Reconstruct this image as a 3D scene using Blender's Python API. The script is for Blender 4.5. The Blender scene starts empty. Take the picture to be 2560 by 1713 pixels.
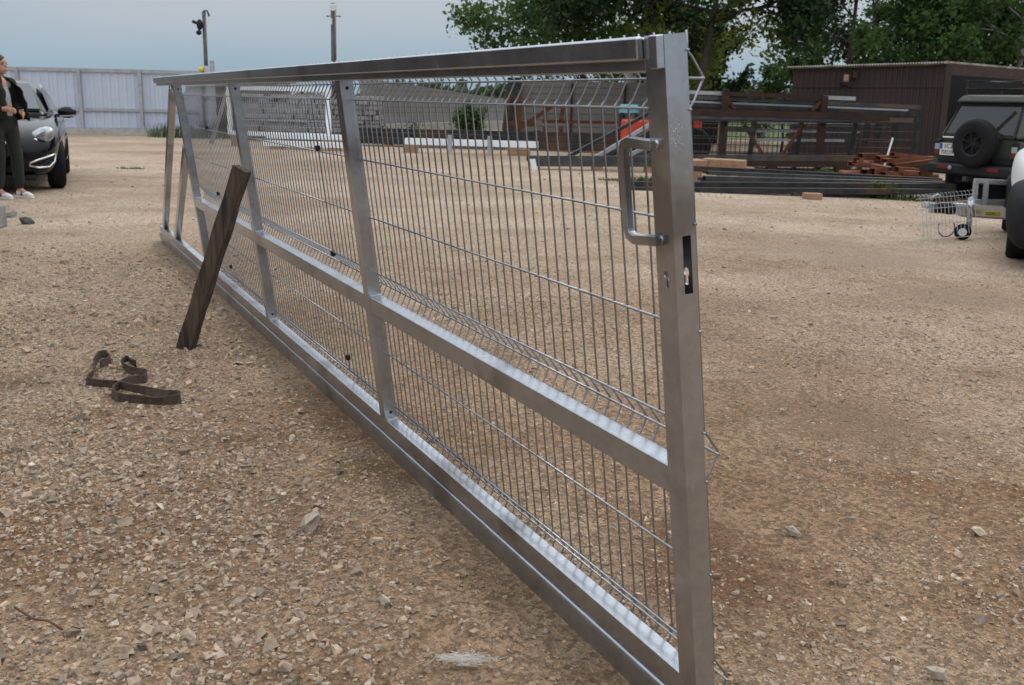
import bpy, bmesh, math, random
import numpy as np
from mathutils import Vector, Matrix, Euler
sc = bpy.context.scene
R = math.radians
Z = Vector((0, 0, 1))
# ------------------------------------------------------------------ camera
CAM_H = 1.2925
CM = Matrix(((0.9998, 0.0200, 0.0), (0.0046, -0.2289, 0.9735), (0.0195, -0.9733, -0.2289)))  # image axes -> world
FPX = 2575.03
cam_d = bpy.data.cameras.new('camera'); cam = bpy.data.objects.new('camera', cam_d)
sc.collection.objects.link(cam); sc.camera = cam
cx, cy, cz = CM.col[0].normalized(), -CM.col[1].normalized(), -CM.col[2].normalized()
cam.matrix_world = Matrix(((cx.x, cy.x, cz.x, 0), (cx.y, cy.y, cz.y, 0), (cx.z, cy.z, cz.z, CAM_H), (0, 0, 0, 1)))
cam_d.sensor_width = 36; cam_d.sensor_fit = 'HORIZONTAL'; cam_d.lens = 36 * FPX / 2560
cam_d.clip_start = 0.05; cam_d.clip_end = 4000
cam_d.dof.use_dof = True; cam_d.dof.focus_distance = 3.2; cam_d.dof.aperture_fstop = 9.0
# ------------------------------------------------------------------ world: hazy overcast sky
SUN_EL, SUN_AZ = 48, 35          # azimuth clockwise from +Y (away from the camera) towards +X
w = bpy.data.worlds.new('World'); sc.world = w; w.use_nodes = True
nt = w.node_tree; nt.nodes.clear(); N = nt.nodes.new; L = nt.links.new
out = N('ShaderNodeOutputWorld'); bg = N('ShaderNodeBackground')
sky = N('ShaderNodeTexSky'); sky.sky_type = 'NISHITA'; sky.sun_disc = False
sky.sun_elevation = R(SUN_EL); sky.sun_rotation = R(SUN_AZ); sky.dust_density = 3; sky.air_density = 1.2
tc = N('ShaderNodeTexCoord'); sep = N('ShaderNodeSeparateXYZ'); L(tc.outputs['Generated'], sep.inputs[0])
mapn = N('ShaderNodeMapping'); mapn.inputs['Scale'].default_value = (1.6, 1.6, 9); L(tc.outputs['Generated'], mapn.inputs[0])
noi = N('ShaderNodeTexNoise'); noi.inputs['Scale'].default_value = 1.4; noi.inputs['Detail'].default_value = 4
L(mapn.outputs[0], noi.inputs['Vector'])
el = N('ShaderNodeMath'); el.operation = 'MULTIPLY_ADD'; el.inputs[1].default_value = 0.10; L(noi.outputs['Fac'], el.inputs[0])
sub = N('ShaderNodeMath'); sub.operation = 'ADD'; sub.inputs[1].default_value = -0.05; L(sep.outputs['Z'], sub.inputs[0]); L(sub.outputs[0], el.inputs[2])
cr = N('ShaderNodeValToRGB'); L(el.outputs[0], cr.inputs[0])
for p, c in ((0.0, (.33, .465, .58)), (0.035, (.37, .495, .60)), (0.075, (.48, .55, .63)), (0.12, (.54, .585, .645)), (0.25, (.98, 1.04, 1.12)), (0.5, (1.42, 1.48, 1.55)), (1.0, (1.62, 1.66, 1.72))):
    e = cr.color_ramp.elements[0] if p == 0 else (cr.color_ramp.elements[-1] if p == 1 else cr.color_ramp.elements.new(p))
    e.position = p; e.color = c + (1,)
sk = N('ShaderNodeMixRGB'); sk.blend_type = 'MULTIPLY'; sk.inputs[0].default_value = 1; sk.inputs[2].default_value = (.08, .08, .08, 1); L(sky.outputs[0], sk.inputs[1])
mx = N('ShaderNodeMixRGB'); mx.inputs[0].default_value = 0.88; L(sk.outputs[0], mx.inputs[1]); L(cr.outputs[0], mx.inputs[2])
L(mx.outputs[0], bg.inputs[0]); bg.inputs[1].default_value = 1.0; L(bg.outputs[0], out.inputs[0])
# ------------------------------------------------------------------ sun through thin cloud
sd = bpy.data.lights.new('sun', 'SUN'); so = bpy.data.objects.new('sun', sd); sc.collection.objects.link(so)
sd.energy = 0.95; sd.angle = R(26); sd.color = (1, .95, .88)
sdir = Vector((math.sin(R(SUN_AZ)) * math.cos(R(SUN_EL)), math.cos(R(SUN_AZ)) * math.cos(R(SUN_EL)), math.sin(R(SUN_EL))))
so.rotation_euler = sdir.to_track_quat('Z', 'Y').to_euler(); so.location = (0, 0, 30)
sc.view_settings.view_transform = 'Standard'; sc.view_settings.look = 'None'
sc.view_settings.exposure = 0.0; sc.view_settings.gamma = 1; sc.view_settings.use_curve_mapping = False

# ------------------------------------------------------------------ helpers
def gz(x, y=0):
    u = max(x - 0.5, 0)
    return -0.028 * (math.sqrt(u * u + 1) - 1)
def ray(px, py):
    return CM @ Vector(((px - 1280) / FPX, (py - 856.5) / FPX, 1))
def P(px, py, Y):                       # the point of the place seen at (px, py) that lies Y metres ahead
    d = ray(px, py); k = Y / d.y
    return Vector((d.x * k, Y, CAM_H + d.z * k))
def G(px, py):                          # the point of the ground seen at (px, py)
    d = ray(px, py); lo, hi = .1, 400
    for _ in range(50):
        m = (lo + hi) / 2
        if CAM_H + d.z * m > gz(d.x * m): lo = m
        else: hi = m
    return Vector((d.x * m, d.y * m, gz(d.x * m)))
def on(x, y, dz=0): return Vector((x, y, gz(x) + dz))
OFF = {}
def tag(o, label=None, cat=None, group=None, kind=None):
    if label: o['label'] = label
    if cat: o['category'] = cat
    if group: o['group'] = group
    if kind: o['kind'] = kind
    return o
def thing(name, loc, label, cat, group=None, rot=None, local=False):
    o = bpy.data.objects.new(name, None); sc.collection.objects.link(o)
    o.empty_display_size = .2; o.location = loc
    if rot is not None: o.rotation_euler = rot
    OFF[o] = Vector((0, 0, 0)) if local else Vector(loc)
    return tag(o, label, cat, group)
class MB:
    def __init__(s): s.v = []; s.f = []; s.m = []
    def add(s, vs, fs, mi=0):
        n = len(s.v); s.v += [Vector(v) for v in vs]; s.f += [tuple(i + n for i in f) for f in fs]; s.m += [mi] * len(fs); return s
    def box(s, x0, x1, y0, y1, z0, z1):
        return s.add([(x, y, z) for z in (z0, z1) for y in (y0, y1) for x in (x0, x1)],
                     [(0, 2, 3, 1), (4, 5, 7, 6), (0, 1, 5, 4), (2, 6, 7, 3), (0, 4, 6, 2), (1, 3, 7, 5)])
    def beam(s, p0, p1, w, h, up=Z):
        p0, p1 = Vector(p0), Vector(p1); d = (p1 - p0).normalized(); u = Vector(up)
        if abs(d.dot(u)) > .98: u = Vector((0, 1, 0)) if abs(d.y) < .9 else Vector((1, 0, 0))
        sd_ = d.cross(u).normalized(); u = sd_.cross(d).normalized()
        q = [p + sd_ * (a * w / 2) + u * (b * h / 2) for p in (p0, p1) for b in (-1, 1) for a in (-1, 1)]
        return s.add(q, [(0, 1, 3, 2), (4, 6, 7, 5), (0, 4, 5, 1), (2, 3, 7, 6), (0, 2, 6, 4), (1, 5, 7, 3)])
    def hollow(s, p0, p1, w, h, t, up=Z):   # open-ended rectangular tube
        p0, p1 = Vector(p0), Vector(p1); d = (p1 - p0).normalized(); u = Vector(up)
        sd_ = d.cross(u).normalized(); u = sd_.cross(d).normalized(); q = []
        for p in (p0, p1):
            for ww, hh in ((w, h), (w - 2 * t, h - 2 * t)):
                for a, b in ((-1, -1), (1, -1), (1, 1), (-1, 1)): q.append(p + sd_ * (a * ww / 2) + u * (b * hh / 2))
        fs = []
        for i in range(4):
            j = (i + 1) % 4
            fs += [(i, i + 8, j + 8, j), (4 + i, 4 + j, 12 + j, 12 + i), (i, j, 4 + j, 4 + i), (8 + i, 12 + i, 12 + j, 8 + j)]
        return s.add(q, fs)
    def tube(s, pts, r, n=8, caps=True, closed=False):
        pts = [Vector(p) for p in pts]; m = len(pts); rs = r if isinstance(r, (list, tuple)) else [r] * m
        vs = []; prev = None
        for i, p in enumerate(pts):
            a = pts[(i - 1) % m] if closed or i > 0 else p; b = pts[(i + 1) % m] if closed or i < m - 1 else p
            d = (b - a).normalized()
            if prev is None:
                u = Z.cross(d) if abs(d.z) < .95 else Vector((1, 0, 0)).cross(d)
            else:
                u = prev - d * prev.dot(d)
            u.normalize(); prev = u; v = d.cross(u)
            vs += [p + u * (rs[i] * math.cos(2 * math.pi * k / n)) + v * (rs[i] * math.sin(2 * math.pi * k / n)) for k in range(n)]
        fs = []
        for i in range(m if closed else m - 1):
            j = (i + 1) % m
            for k in range(n): fs.append((i * n + k, i * n + (k + 1) % n, j * n + (k + 1) % n, j * n + k))
        if caps and not closed: fs += [tuple(range(n))[::-1], tuple(range((m - 1) * n, m * n))]
        return s.add(vs, fs)
    def lathe(s, prof, n, o, ax, close=False):     # prof: (radius, along)
        o = Vector(o); ax = Vector(ax).normalized(); u = (Z.cross(ax) if abs(ax.z) < .9 else Vector((1, 0, 0)).cross(ax)).normalized(); v = ax.cross(u)
        vs = [o + ax * h + u * (r * math.cos(2 * math.pi * k / n)) + v * (r * math.sin(2 * math.pi * k / n)) for r, h in prof for k in range(n)]
        m = len(prof)
        fs = [(i * n + k, i * n + (k + 1) % n, ((i + 1) % m) * n + (k + 1) % n, ((i + 1) % m) * n + k) for i in range(m if close else m - 1) for k in range(n)]
        if not close: fs += [tuple(range(n))[::-1], tuple(range((m - 1) * n, m * n))]
        return s.add(vs, fs)
    def prism(s, poly, d):                   # polygon (3d points) pushed along d
        d = Vector(d); n = len(poly); vs = [Vector(p) for p in poly] + [Vector(p) + d for p in poly]
        return s.add(vs, [tuple(range(n))[::-1], tuple(range(n, 2 * n))] + [(i, (i + 1) % n, n + (i + 1) % n, n + i) for i in range(n)])
    def ell(s, c, r, nu=12, nv=8, M=None):
        vs = []; c = Vector(c)
        for j in range(1, nv):
            t = math.pi * j / nv
            for i in range(nu):
                a = 2 * math.pi * i / nu
                q = Vector((r[0] * math.sin(t) * math.cos(a), r[1] * math.sin(t) * math.sin(a), r[2] * math.cos(t)))
                vs.append(c + (M @ q if M else q))
        top = Vector((0, 0, r[2])); vs += [c + (M @ top if M else top), c - (M @ top if M else top)]
        T = (nv - 1) * nu
        fs = [(j * nu + i, (j + 1) * nu + i, (j + 1) * nu + (i + 1) % nu, j * nu + (i + 1) % nu) for j in range(nv - 2) for i in range(nu)]
        fs += [(T, i, (i + 1) % nu) for i in range(nu)] + [(T + 1, (nv - 2) * nu + (i + 1) % nu, (nv - 2) * nu + i) for i in range(nu)]
        return s.add(vs, fs)
    def plate(s, outline, holes, d):         # flat plate with real holes; outline/holes lists of 3d points, thickness vector d
        bm = bmesh.new(); es = []
        for lp in [outline] + holes:
            vs = [bm.verts.new(p) for p in lp]
            es += [bm.edges.new((vs[i], vs[(i + 1) % len(vs)])) for i in range(len(vs))]
        bmesh.ops.triangle_fill(bm, edges=es, use_beauty=True)
        r = bmesh.ops.extrude_face_region(bm, geom=bm.faces[:])
        for e in r['geom']:
            if isinstance(e, bmesh.types.BMVert): e.co += Vector(d)
        bm.verts.index_update()
        bmesh.ops.recalc_face_normals(bm, faces=bm.faces[:])
        s.add([v.co.copy() for v in bm.verts], [tuple(v.index for v in f.verts) for f in bm.faces]); bm.free(); return s
    def mesh(s, name, off=Vector((0, 0, 0))):
        me = bpy.data.meshes.new(name); me.from_pydata([tuple(v - off) for v in s.v], [], s.f); me.update()
        bm = bmesh.new(); bm.from_mesh(me); bmesh.ops.recalc_face_normals(bm, faces=bm.faces[:]); bm.to_mesh(me); bm.free()
        return me
    def build(s, name, mat, parent=None, smooth=False, bevel=0, seg=2, own=True, sub=0):
        if parent is not None: off = OFF.get(parent, Vector((0, 0, 0)))
        elif own:                            # a thing that is one mesh: origin under its middle, at its lowest point
            lo = Vector((min(v[i] for v in s.v) for i in range(3))); hi = Vector((max(v[i] for v in s.v) for i in range(3)))
            off = Vector(((lo.x + hi.x) / 2, (lo.y + hi.y) / 2, lo.z))
        else: off = Vector((0, 0, 0))
        me = s.mesh(name, off)
        for m_ in (mat if isinstance(mat, (list, tuple)) else [mat]): me.materials.append(m_)
        if any(s.m): me.polygons.foreach_set('material_index', s.m)
        o = bpy.data.objects.new(name, me); sc.collection.objects.link(o)
        if parent is not None: o.parent = parent; OFF[o] = off
        else: o.location = off; OFF[o] = off
        if bevel:
            b = o.modifiers.new('bevel', 'BEVEL'); b.width = bevel; b.segments = seg; b.limit_method = 'ANGLE'; b.angle_limit = R(40); b.harden_normals = True
        if sub:
            b = o.modifiers.new('sub', 'SUBSURF'); b.levels = sub; b.render_levels = sub
        if smooth or bevel or sub:
            me.polygons.foreach_set('use_smooth', [True] * len(me.polygons))
            if smooth == 'auto' or (bevel and not sub and smooth is not True): 
                if hasattr(me, 'set_sharp_from_angle'): me.set_sharp_from_angle(angle=R(42))
        return o
def dupe(o, loc, parent=None):
    c = o.copy(); sc.collection.objects.link(c); c.location = loc
    if parent is not None: c.parent = parent
    for ch in list(o.children):
        d = ch.copy(); sc.collection.objects.link(d); d.parent = c
        for g in list(ch.children):
            e = g.copy(); sc.collection.objects.link(e); e.parent = d
    return c
# ------------------------------------------------------------------ materials
def mat(name, col, rough=.6, metal=0.0, col2=None, scale=8, detail=4, bump=0.0, bscale=None, stretch=(1, 1, 1), rough2=None, spec=None, coat=0, trans=0, col3=None, scale3=2, contrast=(.35, .65), alpha=1):
    m = bpy.data.materials.new(name); m.use_nodes = True; t = m.node_tree; b = t.nodes['Principled BSDF']
    n, l = t.nodes.new, t.links.new
    b.inputs['Base Color'].default_value = (*col, 1); b.inputs['Roughness'].default_value = rough; b.inputs['Metallic'].default_value = metal
    if spec is not None: b.inputs['Specular IOR Level'].default_value = spec
    if coat: b.inputs['Coat Weight'].default_value = coat; b.inputs['Coat Roughness'].default_value = .05
    if trans: b.inputs['Transmission Weight'].default_value = trans
    if alpha < 1: b.inputs['Alpha'].default_value = alpha
    tcn = n('ShaderNodeTexCoord'); mp = n('ShaderNodeMapping'); mp.inputs['Scale'].default_value = stretch; l(tcn.outputs['Object'], mp.inputs[0])
    def noise(s_, d_=detail):
        q = n('ShaderNodeTexNoise'); q.inputs['Scale'].default_value = s_; q.inputs['Detail'].default_value = d_; l(mp.outputs[0], q.inputs['Vector']); return q
    if col2 is not None:
        q = noise(scale); r_ = n('ShaderNodeValToRGB'); r_.color_ramp.elements[0].position = contrast[0]; r_.color_ramp.elements[1].position = contrast[1]
        r_.color_ramp.elements[0].color = (*col, 1); r_.color_ramp.elements[1].color = (*col2, 1); l(q.outputs['Fac'], r_.inputs[0]); last = r_.outputs[0]
        if col3 is not None:
            q3 = noise(scale3, 3); r3 = n('ShaderNodeValToRGB'); r3.color_ramp.elements[0].position = .52; r3.color_ramp.elements[1].position = .68; l(q3.outputs['Fac'], r3.inputs[0])
            x = n('ShaderNodeMixRGB'); l(r3.outputs[0], x.inputs[0]); l(last, x.inputs[1]); x.inputs[2].default_value = (*col3, 1); last = x.outputs[0]
        l(last, b.inputs['Base Color'])
        if rough2 is not None:
            mr = n('ShaderNodeMapRange'); mr.inputs[3].default_value = rough; mr.inputs[4].default_value = rough2; l(q.outputs['Fac'], mr.inputs[0]); l(mr.outputs[0], b.inputs['Roughness'])
    if bump:
        q = noise(bscale or scale * 3); bp = n('ShaderNodeBump'); bp.inputs['Strength'].default_value = bump; bp.inputs['Distance'].default_value = .01
        l(q.outputs['Fac'], bp.inputs['Height']); l(bp.outputs[0], b.inputs['Normal'])
    return m
def galv(name, dark=1.0, rough=.22, spangle=60):
    m = bpy.data.materials.new(name); m.use_nodes = True; t = m.node_tree; b = t.nodes['Principled BSDF']; n, l = t.nodes.new, t.links.new
    b.inputs['Metallic'].default_value = .94
    tcn = n('ShaderNodeTexCoord')
    vo = n('ShaderNodeTexVoronoi'); vo.inputs['Scale'].default_value = spangle; l(tcn.outputs['Object'], vo.inputs['Vector'])
    n1 = n('ShaderNodeTexNoise'); n1.inputs['Scale'].default_value = 9; n1.inputs['Detail'].default_value = 6; n1.inputs['Roughness'].default_value = .65; l(tcn.outputs['Object'], n1.inputs['Vector'])
    n2 = n('ShaderNodeTexNoise'); n2.inputs['Scale'].default_value = 3.1; n2.inputs['Detail'].default_value = 5; l(tcn.outputs['Object'], n2.inputs['Vector'])
    a = n('ShaderNodeMixRGB'); a.inputs[0].default_value = .25; l(n1.outputs['Fac'], a.inputs[1]); l(vo.outputs['Color'], a.inputs[2])
    r_ = n('ShaderNodeValToRGB'); l(a.outputs[0], r_.inputs[0]); e = r_.color_ramp.elements
    e[0].position = .3; e[0].color = (.40 * dark, .43 * dark, .47 * dark, 1); e[1].position = .7; e[1].color = (.52 * dark, .555 * dark, .60 * dark, 1)
    s_ = n('ShaderNodeValToRGB'); l(n2.outputs['Fac'], s_.inputs[0]); s_.color_ramp.elements[0].position = .55; s_.color_ramp.elements[1].position = .66; s_.color_ramp.elements[1].color = (.7, .7, .7, 1)
    x = n('ShaderNodeMixRGB'); l(s_.outputs[0], x.inputs[0]); l(r_.outputs[0], x.inputs[1]); x.inputs[2].default_value = (.20 * dark, .205 * dark, .215 * dark, 1)
    l(x.outputs[0], b.inputs['Base Color'])
    mr = n('ShaderNodeMapRange'); mr.inputs[3].default_value = rough - .07; mr.inputs[4].default_value = rough + .10; l(n1.outputs['Fac'], mr.inputs[0]); l(mr.outputs[0], b.inputs['Roughness'])
    bp = n('ShaderNodeBump'); bp.inputs['Strength'].default_value = .05; bp.inputs['Distance'].default_value = .002; l(n1.outputs['Fac'], bp.inputs['Height']); l(bp.outputs[0], b.inputs['Normal'])
    return m
M = {}
M['galv'] = galv('galvanised_steel'); M['wire'] = galv('galvanised_wire', .68, .3); M['galv_new'] = mat('bright_zinc', (.84, .88, .92), .45, .0, (.74, .78, .82), 4)
M['galv_track'] = galv('galvanised_track', .85, .32)
M['weld'] = mat('weld_zinc', (.42, .43, .45), .45, .9, (.58, .6, .62), 60)
M['bay_shade'] = mat('painted_bay_shade', (.01, .01, .01), .9)
M['plank'] = mat('weathered_plank', (.045, .030, .020), .85, 0, (.115, .078, .052), 5, 8, .6, 60, (14, 14, 1.2), col3=(.018, .014, .012), scale3=1.4)
M['strap'] = mat('dirty_webbing', (.06, .042, .03), .95, 0, (.115, .082, .06), 40, 4, .8, 300)
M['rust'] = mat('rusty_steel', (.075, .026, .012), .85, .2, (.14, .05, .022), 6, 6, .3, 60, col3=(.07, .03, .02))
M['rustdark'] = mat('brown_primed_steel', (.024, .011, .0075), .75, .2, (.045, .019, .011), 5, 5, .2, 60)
M['black_steel'] = mat('mill_scale_steel', (.022, .023, .026), .42, .5, (.05, .048, .046), 7, 5, .1, 80, col3=(.10, .055, .03), scale3=1.1)
M['dark_steel'] = mat('dark_grey_steel', (.05, .052, .056), .45, .55, (.09, .088, .085), 5, 5, .1, 80, col3=(.14, .09, .06), scale3=.8)
M['scrap'] = mat('bright_rust', (.13, .042, .02), .85, .1, (.25, .085, .04), 7, 6, .3, 60, col3=(.09, .05, .04))
M['timber'] = mat('cut_timber', (.26, .14, .08), .85, 0, (.36, .22, .14), 4, 6, .4, 40, (1, 6, 6))
M['rubber'] = mat('rubber', (.011, .011, .012), .8, spec=.2, bump=.2, bscale=60)
M['dark_plastic'] = mat('dark_plastic', (.016, .017, .019), .55, spec=.22)
M['chrome'] = mat('chrome', (.75, .76, .78), .15, 1)
M['glass'] = mat('tinted_glass', (.02, .024, .03), .08, 0, spec=.4)
M['white'] = mat('white_paint', (.72, .72, .71), .5, 0, (.64, .64, .62), 3)
M['concrete'] = mat('concrete', (.34, .33, .30), .9, 0, (.46, .45, .42), 5, 6, .3, 40)
# ------------------------------------------------------------------ ground
rng = np.random.default_rng(7); rnd = random.Random(11)
def axis(segs):
    a = []
    for lo, hi, st in segs: a += list(np.arange(lo, hi, st))
    return np.array(a + [segs[-1][1]])
xs = axis([(-900, -100, 100), (-100, -20, 8), (-20, -6, 1), (-6, 6, .08), (6, 20, 1), (20, 100, 8), (100, 900, 100)])
ys = axis([(-60, 0, 10), (0, 1.5, .5), (1.5, 9, .08), (9, 40, 1), (40, 120, 8), (120, 1500, 115)])
X, Y = np.meshgrid(xs, ys)
U = np.clip(X - .5, 0, None); Zg = -.028 * (np.sqrt(U * U + 1) - 1)
Zg = np.where(X > 14, -.028 * (np.sqrt(13.5 ** 2 + 1) - 1), Zg)
def vnoise(x, y, s, seed):
    r = np.random.default_rng(seed); T = r.random((256, 256)); x = x * s; y = y * s
    xi = np.floor(x).astype(int); yi = np.floor(y).astype(int); fx = x - xi; fy = y - yi; fx = fx * fx * (3 - 2 * fx); fy = fy * fy * (3 - 2 * fy)
    g = lambda a, b: T[a % 256, b % 256]
    return (g(xi, yi) * (1 - fx) + g(xi + 1, yi) * fx) * (1 - fy) + (g(xi, yi + 1) * (1 - fx) + g(xi + 1, yi + 1) * fx) * fy - .5
near = (np.abs(X) < 7) & (Y < 10) & (Y > 0)
def gate_side(x, y): return (x - -.4354) * -.8992 - (y - 3.5964) * .4373   # >0 on the camera side of the gate foot
def relief(x, y):
    g_ = gate_side(x, y); al = (x + .4354) * .4373 + (y - 3.5964) * -.8992; f_ = np.clip(np.abs(g_ + .03) / .16, 0, 1) ** 2 ; f_ = np.where((al > 2.1) | (al < -6.6), 1, f_)
    return (.018 * vnoise(x, y, 1.3, 1) + .010 * vnoise(x, y, 4.1, 2) + .006 * vnoise(x, y, 9.0, 3)) * f_ - .009 - .022 * (1 - f_)
Zg = Zg + np.where(near, relief(X, Y), 0)
ny, nx = X.shape
vv = np.stack([X, Y, Zg], -1).reshape(-1, 3)
I = np.arange(nx * ny).reshape(ny, nx)
ff = np.stack([I[:-1, :-1], I[:-1, 1:], I[1:, 1:], I[1:, :-1]], -1).reshape(-1, 4)
me = bpy.data.meshes.new('ground'); me.from_pydata(vv.tolist(), [], ff.tolist()); me.update()
me.polygons.foreach_set('use_smooth', [True] * len(me.polygons))
ground = bpy.data.objects.new('ground', me); sc.collection.objects.link(ground); ground['kind'] = 'structure'
gm = bpy.data.materials.new('gravelly_dirt'); gm.use_nodes = True; t = gm.node_tree; b = t.nodes['Principled BSDF']; n, l = t.nodes.new, t.links.new
b.inputs['Roughness'].default_value = .95; b.inputs['Specular IOR Level'].default_value = .15
tcn = n('ShaderNodeTexCoord'); geo = n('ShaderNodeSeparateXYZ'); l(tcn.outputs['Object'], geo.inputs[0])
def nz(s_, d_, ro=.55):
    q = n('ShaderNodeTexNoise'); q.inputs['Scale'].default_value = s_; q.inputs['Detail'].default_value = d_; q.inputs['Roughness'].default_value = ro; l(tcn.outputs['Object'], q.inputs['Vector']); return q.outputs['Fac']
def ramp(src, stops):
    q = n('ShaderNodeValToRGB'); l(src, q.inputs[0])
    while len(q.color_ramp.elements) < len(stops): q.color_ramp.elements.new(.5)
    for e_, (p_, c_) in zip(q.color_ramp.elements, stops): e_.position = p_; e_.color = (*c_, 1) if len(c_) == 3 else c_
    return q.outputs[0]
def mixc(fac, a_, b_, mode='MIX'):
    q = n('ShaderNodeMixRGB'); q.blend_type = mode
    for i_, v_ in enumerate((fac, a_, b_)):
        if isinstance(v_, (int, float)): q.inputs[i_].default_value = v_
        elif isinstance(v_, tuple): q.inputs[i_].default_value = (*v_, 1)
        else: l(v_, q.inputs[i_])
    return q.outputs[0]
def mth(op, a_, b_=0.0):
    q = n('ShaderNodeMath'); q.operation = op
    for i_, v_ in enumerate((a_, b_)):
        if isinstance(v_, (int, float)): q.inputs[i_].default_value = v_
        else: l(v_, q.inputs[i_])
    return q.outputs[0]
vor = n('ShaderNodeTexVoronoi'); vor.inputs['Scale'].default_value = 62; l(tcn.outputs['Object'], vor.inputs['Vector'])
vor2 = n('ShaderNodeTexVoronoi'); vor2.inputs['Scale'].default_value = 170; l(tcn.outputs['Object'], vor2.inputs['Vector'])
dirt = ramp(nz(.55, 5), [(.30, (.175, .105, .060)), (.47, (.285, .195, .128)), (.62, (.37, .28, .20))])
rusty = ramp(nz(.9, 4), [(.56, (0, 0, 0)), (.70, (.75, .75, .75))])
dirt = mixc(rusty, dirt, (.16, .082, .038))
# pale dusty yard farther out, browner close by on the right
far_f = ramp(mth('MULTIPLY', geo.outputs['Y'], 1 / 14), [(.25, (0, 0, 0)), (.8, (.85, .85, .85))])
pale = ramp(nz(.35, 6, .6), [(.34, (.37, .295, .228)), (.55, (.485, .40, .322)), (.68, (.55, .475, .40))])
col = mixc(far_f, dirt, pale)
chip = ramp(vor.outputs['Color'], [(.25, (.55, .53, .51)), (.75, (1.3, 1.27, 1.22))])
chip2 = ramp(vor2.outputs['Color'], [(.2, (.58, .56, .54)), (.8, (1.28, 1.26, 1.22))])
col = mixc(.75, col, chip, 'MULTIPLY'); col = mixc(.7, col, chip2, 'MULTIPLY')
spots = ramp(nz(1.6, 9, .75), [(.33, (.72, .68, .64)), (.5, (1, 1, 1))]); col = mixc(.8, col, spots, 'MULTIPLY')
# tyre-worn streaks across the open yard
mps = n('ShaderNodeMapping'); mps.inputs['Scale'].default_value = (.12, .5, 1); mps.inputs['Rotation'].default_value = (0, 0, R(-8)); l(tcn.outputs['Object'], mps.inputs[0])
st = n('ShaderNodeTexNoise'); st.inputs['Scale'].default_value = 1.5; st.inputs['Detail'].default_value = 6; l(mps.outputs[0], st.inputs['Vector'])
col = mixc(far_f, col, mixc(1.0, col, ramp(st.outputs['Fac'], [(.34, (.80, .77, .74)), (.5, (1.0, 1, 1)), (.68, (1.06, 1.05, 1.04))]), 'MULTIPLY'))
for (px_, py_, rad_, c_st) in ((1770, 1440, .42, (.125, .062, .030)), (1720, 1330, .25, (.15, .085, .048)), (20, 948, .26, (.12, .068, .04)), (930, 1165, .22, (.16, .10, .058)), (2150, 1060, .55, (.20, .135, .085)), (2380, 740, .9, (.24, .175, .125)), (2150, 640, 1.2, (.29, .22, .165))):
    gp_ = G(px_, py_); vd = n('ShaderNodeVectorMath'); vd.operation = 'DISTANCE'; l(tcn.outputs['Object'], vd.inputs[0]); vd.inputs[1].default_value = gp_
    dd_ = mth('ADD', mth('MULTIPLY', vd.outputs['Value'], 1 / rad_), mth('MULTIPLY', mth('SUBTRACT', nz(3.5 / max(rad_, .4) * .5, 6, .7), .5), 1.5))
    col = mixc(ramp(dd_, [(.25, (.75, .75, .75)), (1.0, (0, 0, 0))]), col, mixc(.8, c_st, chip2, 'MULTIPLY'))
grass_f = ramp(mth('MULTIPLY', geo.outputs['Y'], 1 / 60), [(.75, (0, 0, 0)), (.9, (1, 1, 1))])
col = mixc(grass_f, col, ramp(nz(.5, 6), [(.35, (.05, .08, .03)), (.65, (.11, .14, .06))]))
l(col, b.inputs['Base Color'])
h = mth('ADD', mth('MULTIPLY', vor.outputs['Distance'], .8), mth('MULTIPLY', vor2.outputs['Distance'], .5)); h = mth('ADD', h, mth('MULTIPLY', nz(110, 6, .7), 1.1))
bp = n('ShaderNodeBump'); bp.inputs['Strength'].default_value = .75; bp.inputs['Distance'].default_value = .012; l(h, bp.inputs['Height']); l(bp.outputs[0], b.inputs['Normal'])
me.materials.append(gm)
# ------------------------------------------------------------------ loose gravel: far too many stones to count
sm = bpy.data.materials.new('limestone_chips'); sm.use_nodes = True; t = sm.node_tree; b = t.nodes['Principled BSDF']; n, l = t.nodes.new, t.links.new
b.inputs['Roughness'].default_value = .9; b.inputs['Specular IOR Level'].default_value = .2
at_ = n('ShaderNodeAttribute'); at_.attribute_name = 'tone'; tcn = n('ShaderNodeTexCoord')
q = n('ShaderNodeTexNoise'); q.inputs['Scale'].default_value = 60; q.inputs['Detail'].default_value = 5; l(tcn.outputs['Object'], q.inputs['Vector'])
r_ = n('ShaderNodeValToRGB'); l(q.outputs['Fac'], r_.inputs[0]); r_.color_ramp.elements[0].position = .3; r_.color_ramp.elements[0].color = (.72, .70, .68, 1); r_.color_ramp.elements[1].position = .65; r_.color_ramp.elements[1].color = (1.05, 1.04, 1.02, 1)
x = n('ShaderNodeMixRGB'); x.blend_type = 'MULTIPLY'; x.inputs[0].default_value = 1; l(at_.outputs['Color'], x.inputs[1]); l(r_.outputs[0], x.inputs[2]); l(x.outputs[0], b.inputs['Base Color'])
phi = (1 + 5 ** .5) / 2
ICO = np.array([(-1, phi, 0), (1, phi, 0), (-1, -phi, 0), (1, -phi, 0), (0, -1, phi), (0, 1, phi), (0, -1, -phi), (0, 1, -phi), (phi, 0, -1), (phi, 0, 1), (-phi, 0, -1), (-phi, 0, 1)]) / 1.9
ICF = np.array([(0, 11, 5), (0, 5, 1), (0, 1, 7), (0, 7, 10), (0, 10, 11), (1, 5, 9), (5, 11, 4), (11, 10, 2), (10, 7, 6), (7, 1, 8), (3, 9, 4), (3, 4, 2), (3, 2, 6), (3, 6, 8), (3, 8, 9), (4, 9, 5), (2, 4, 11), (6, 2, 10), (8, 6, 7), (9, 8, 1)])
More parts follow.
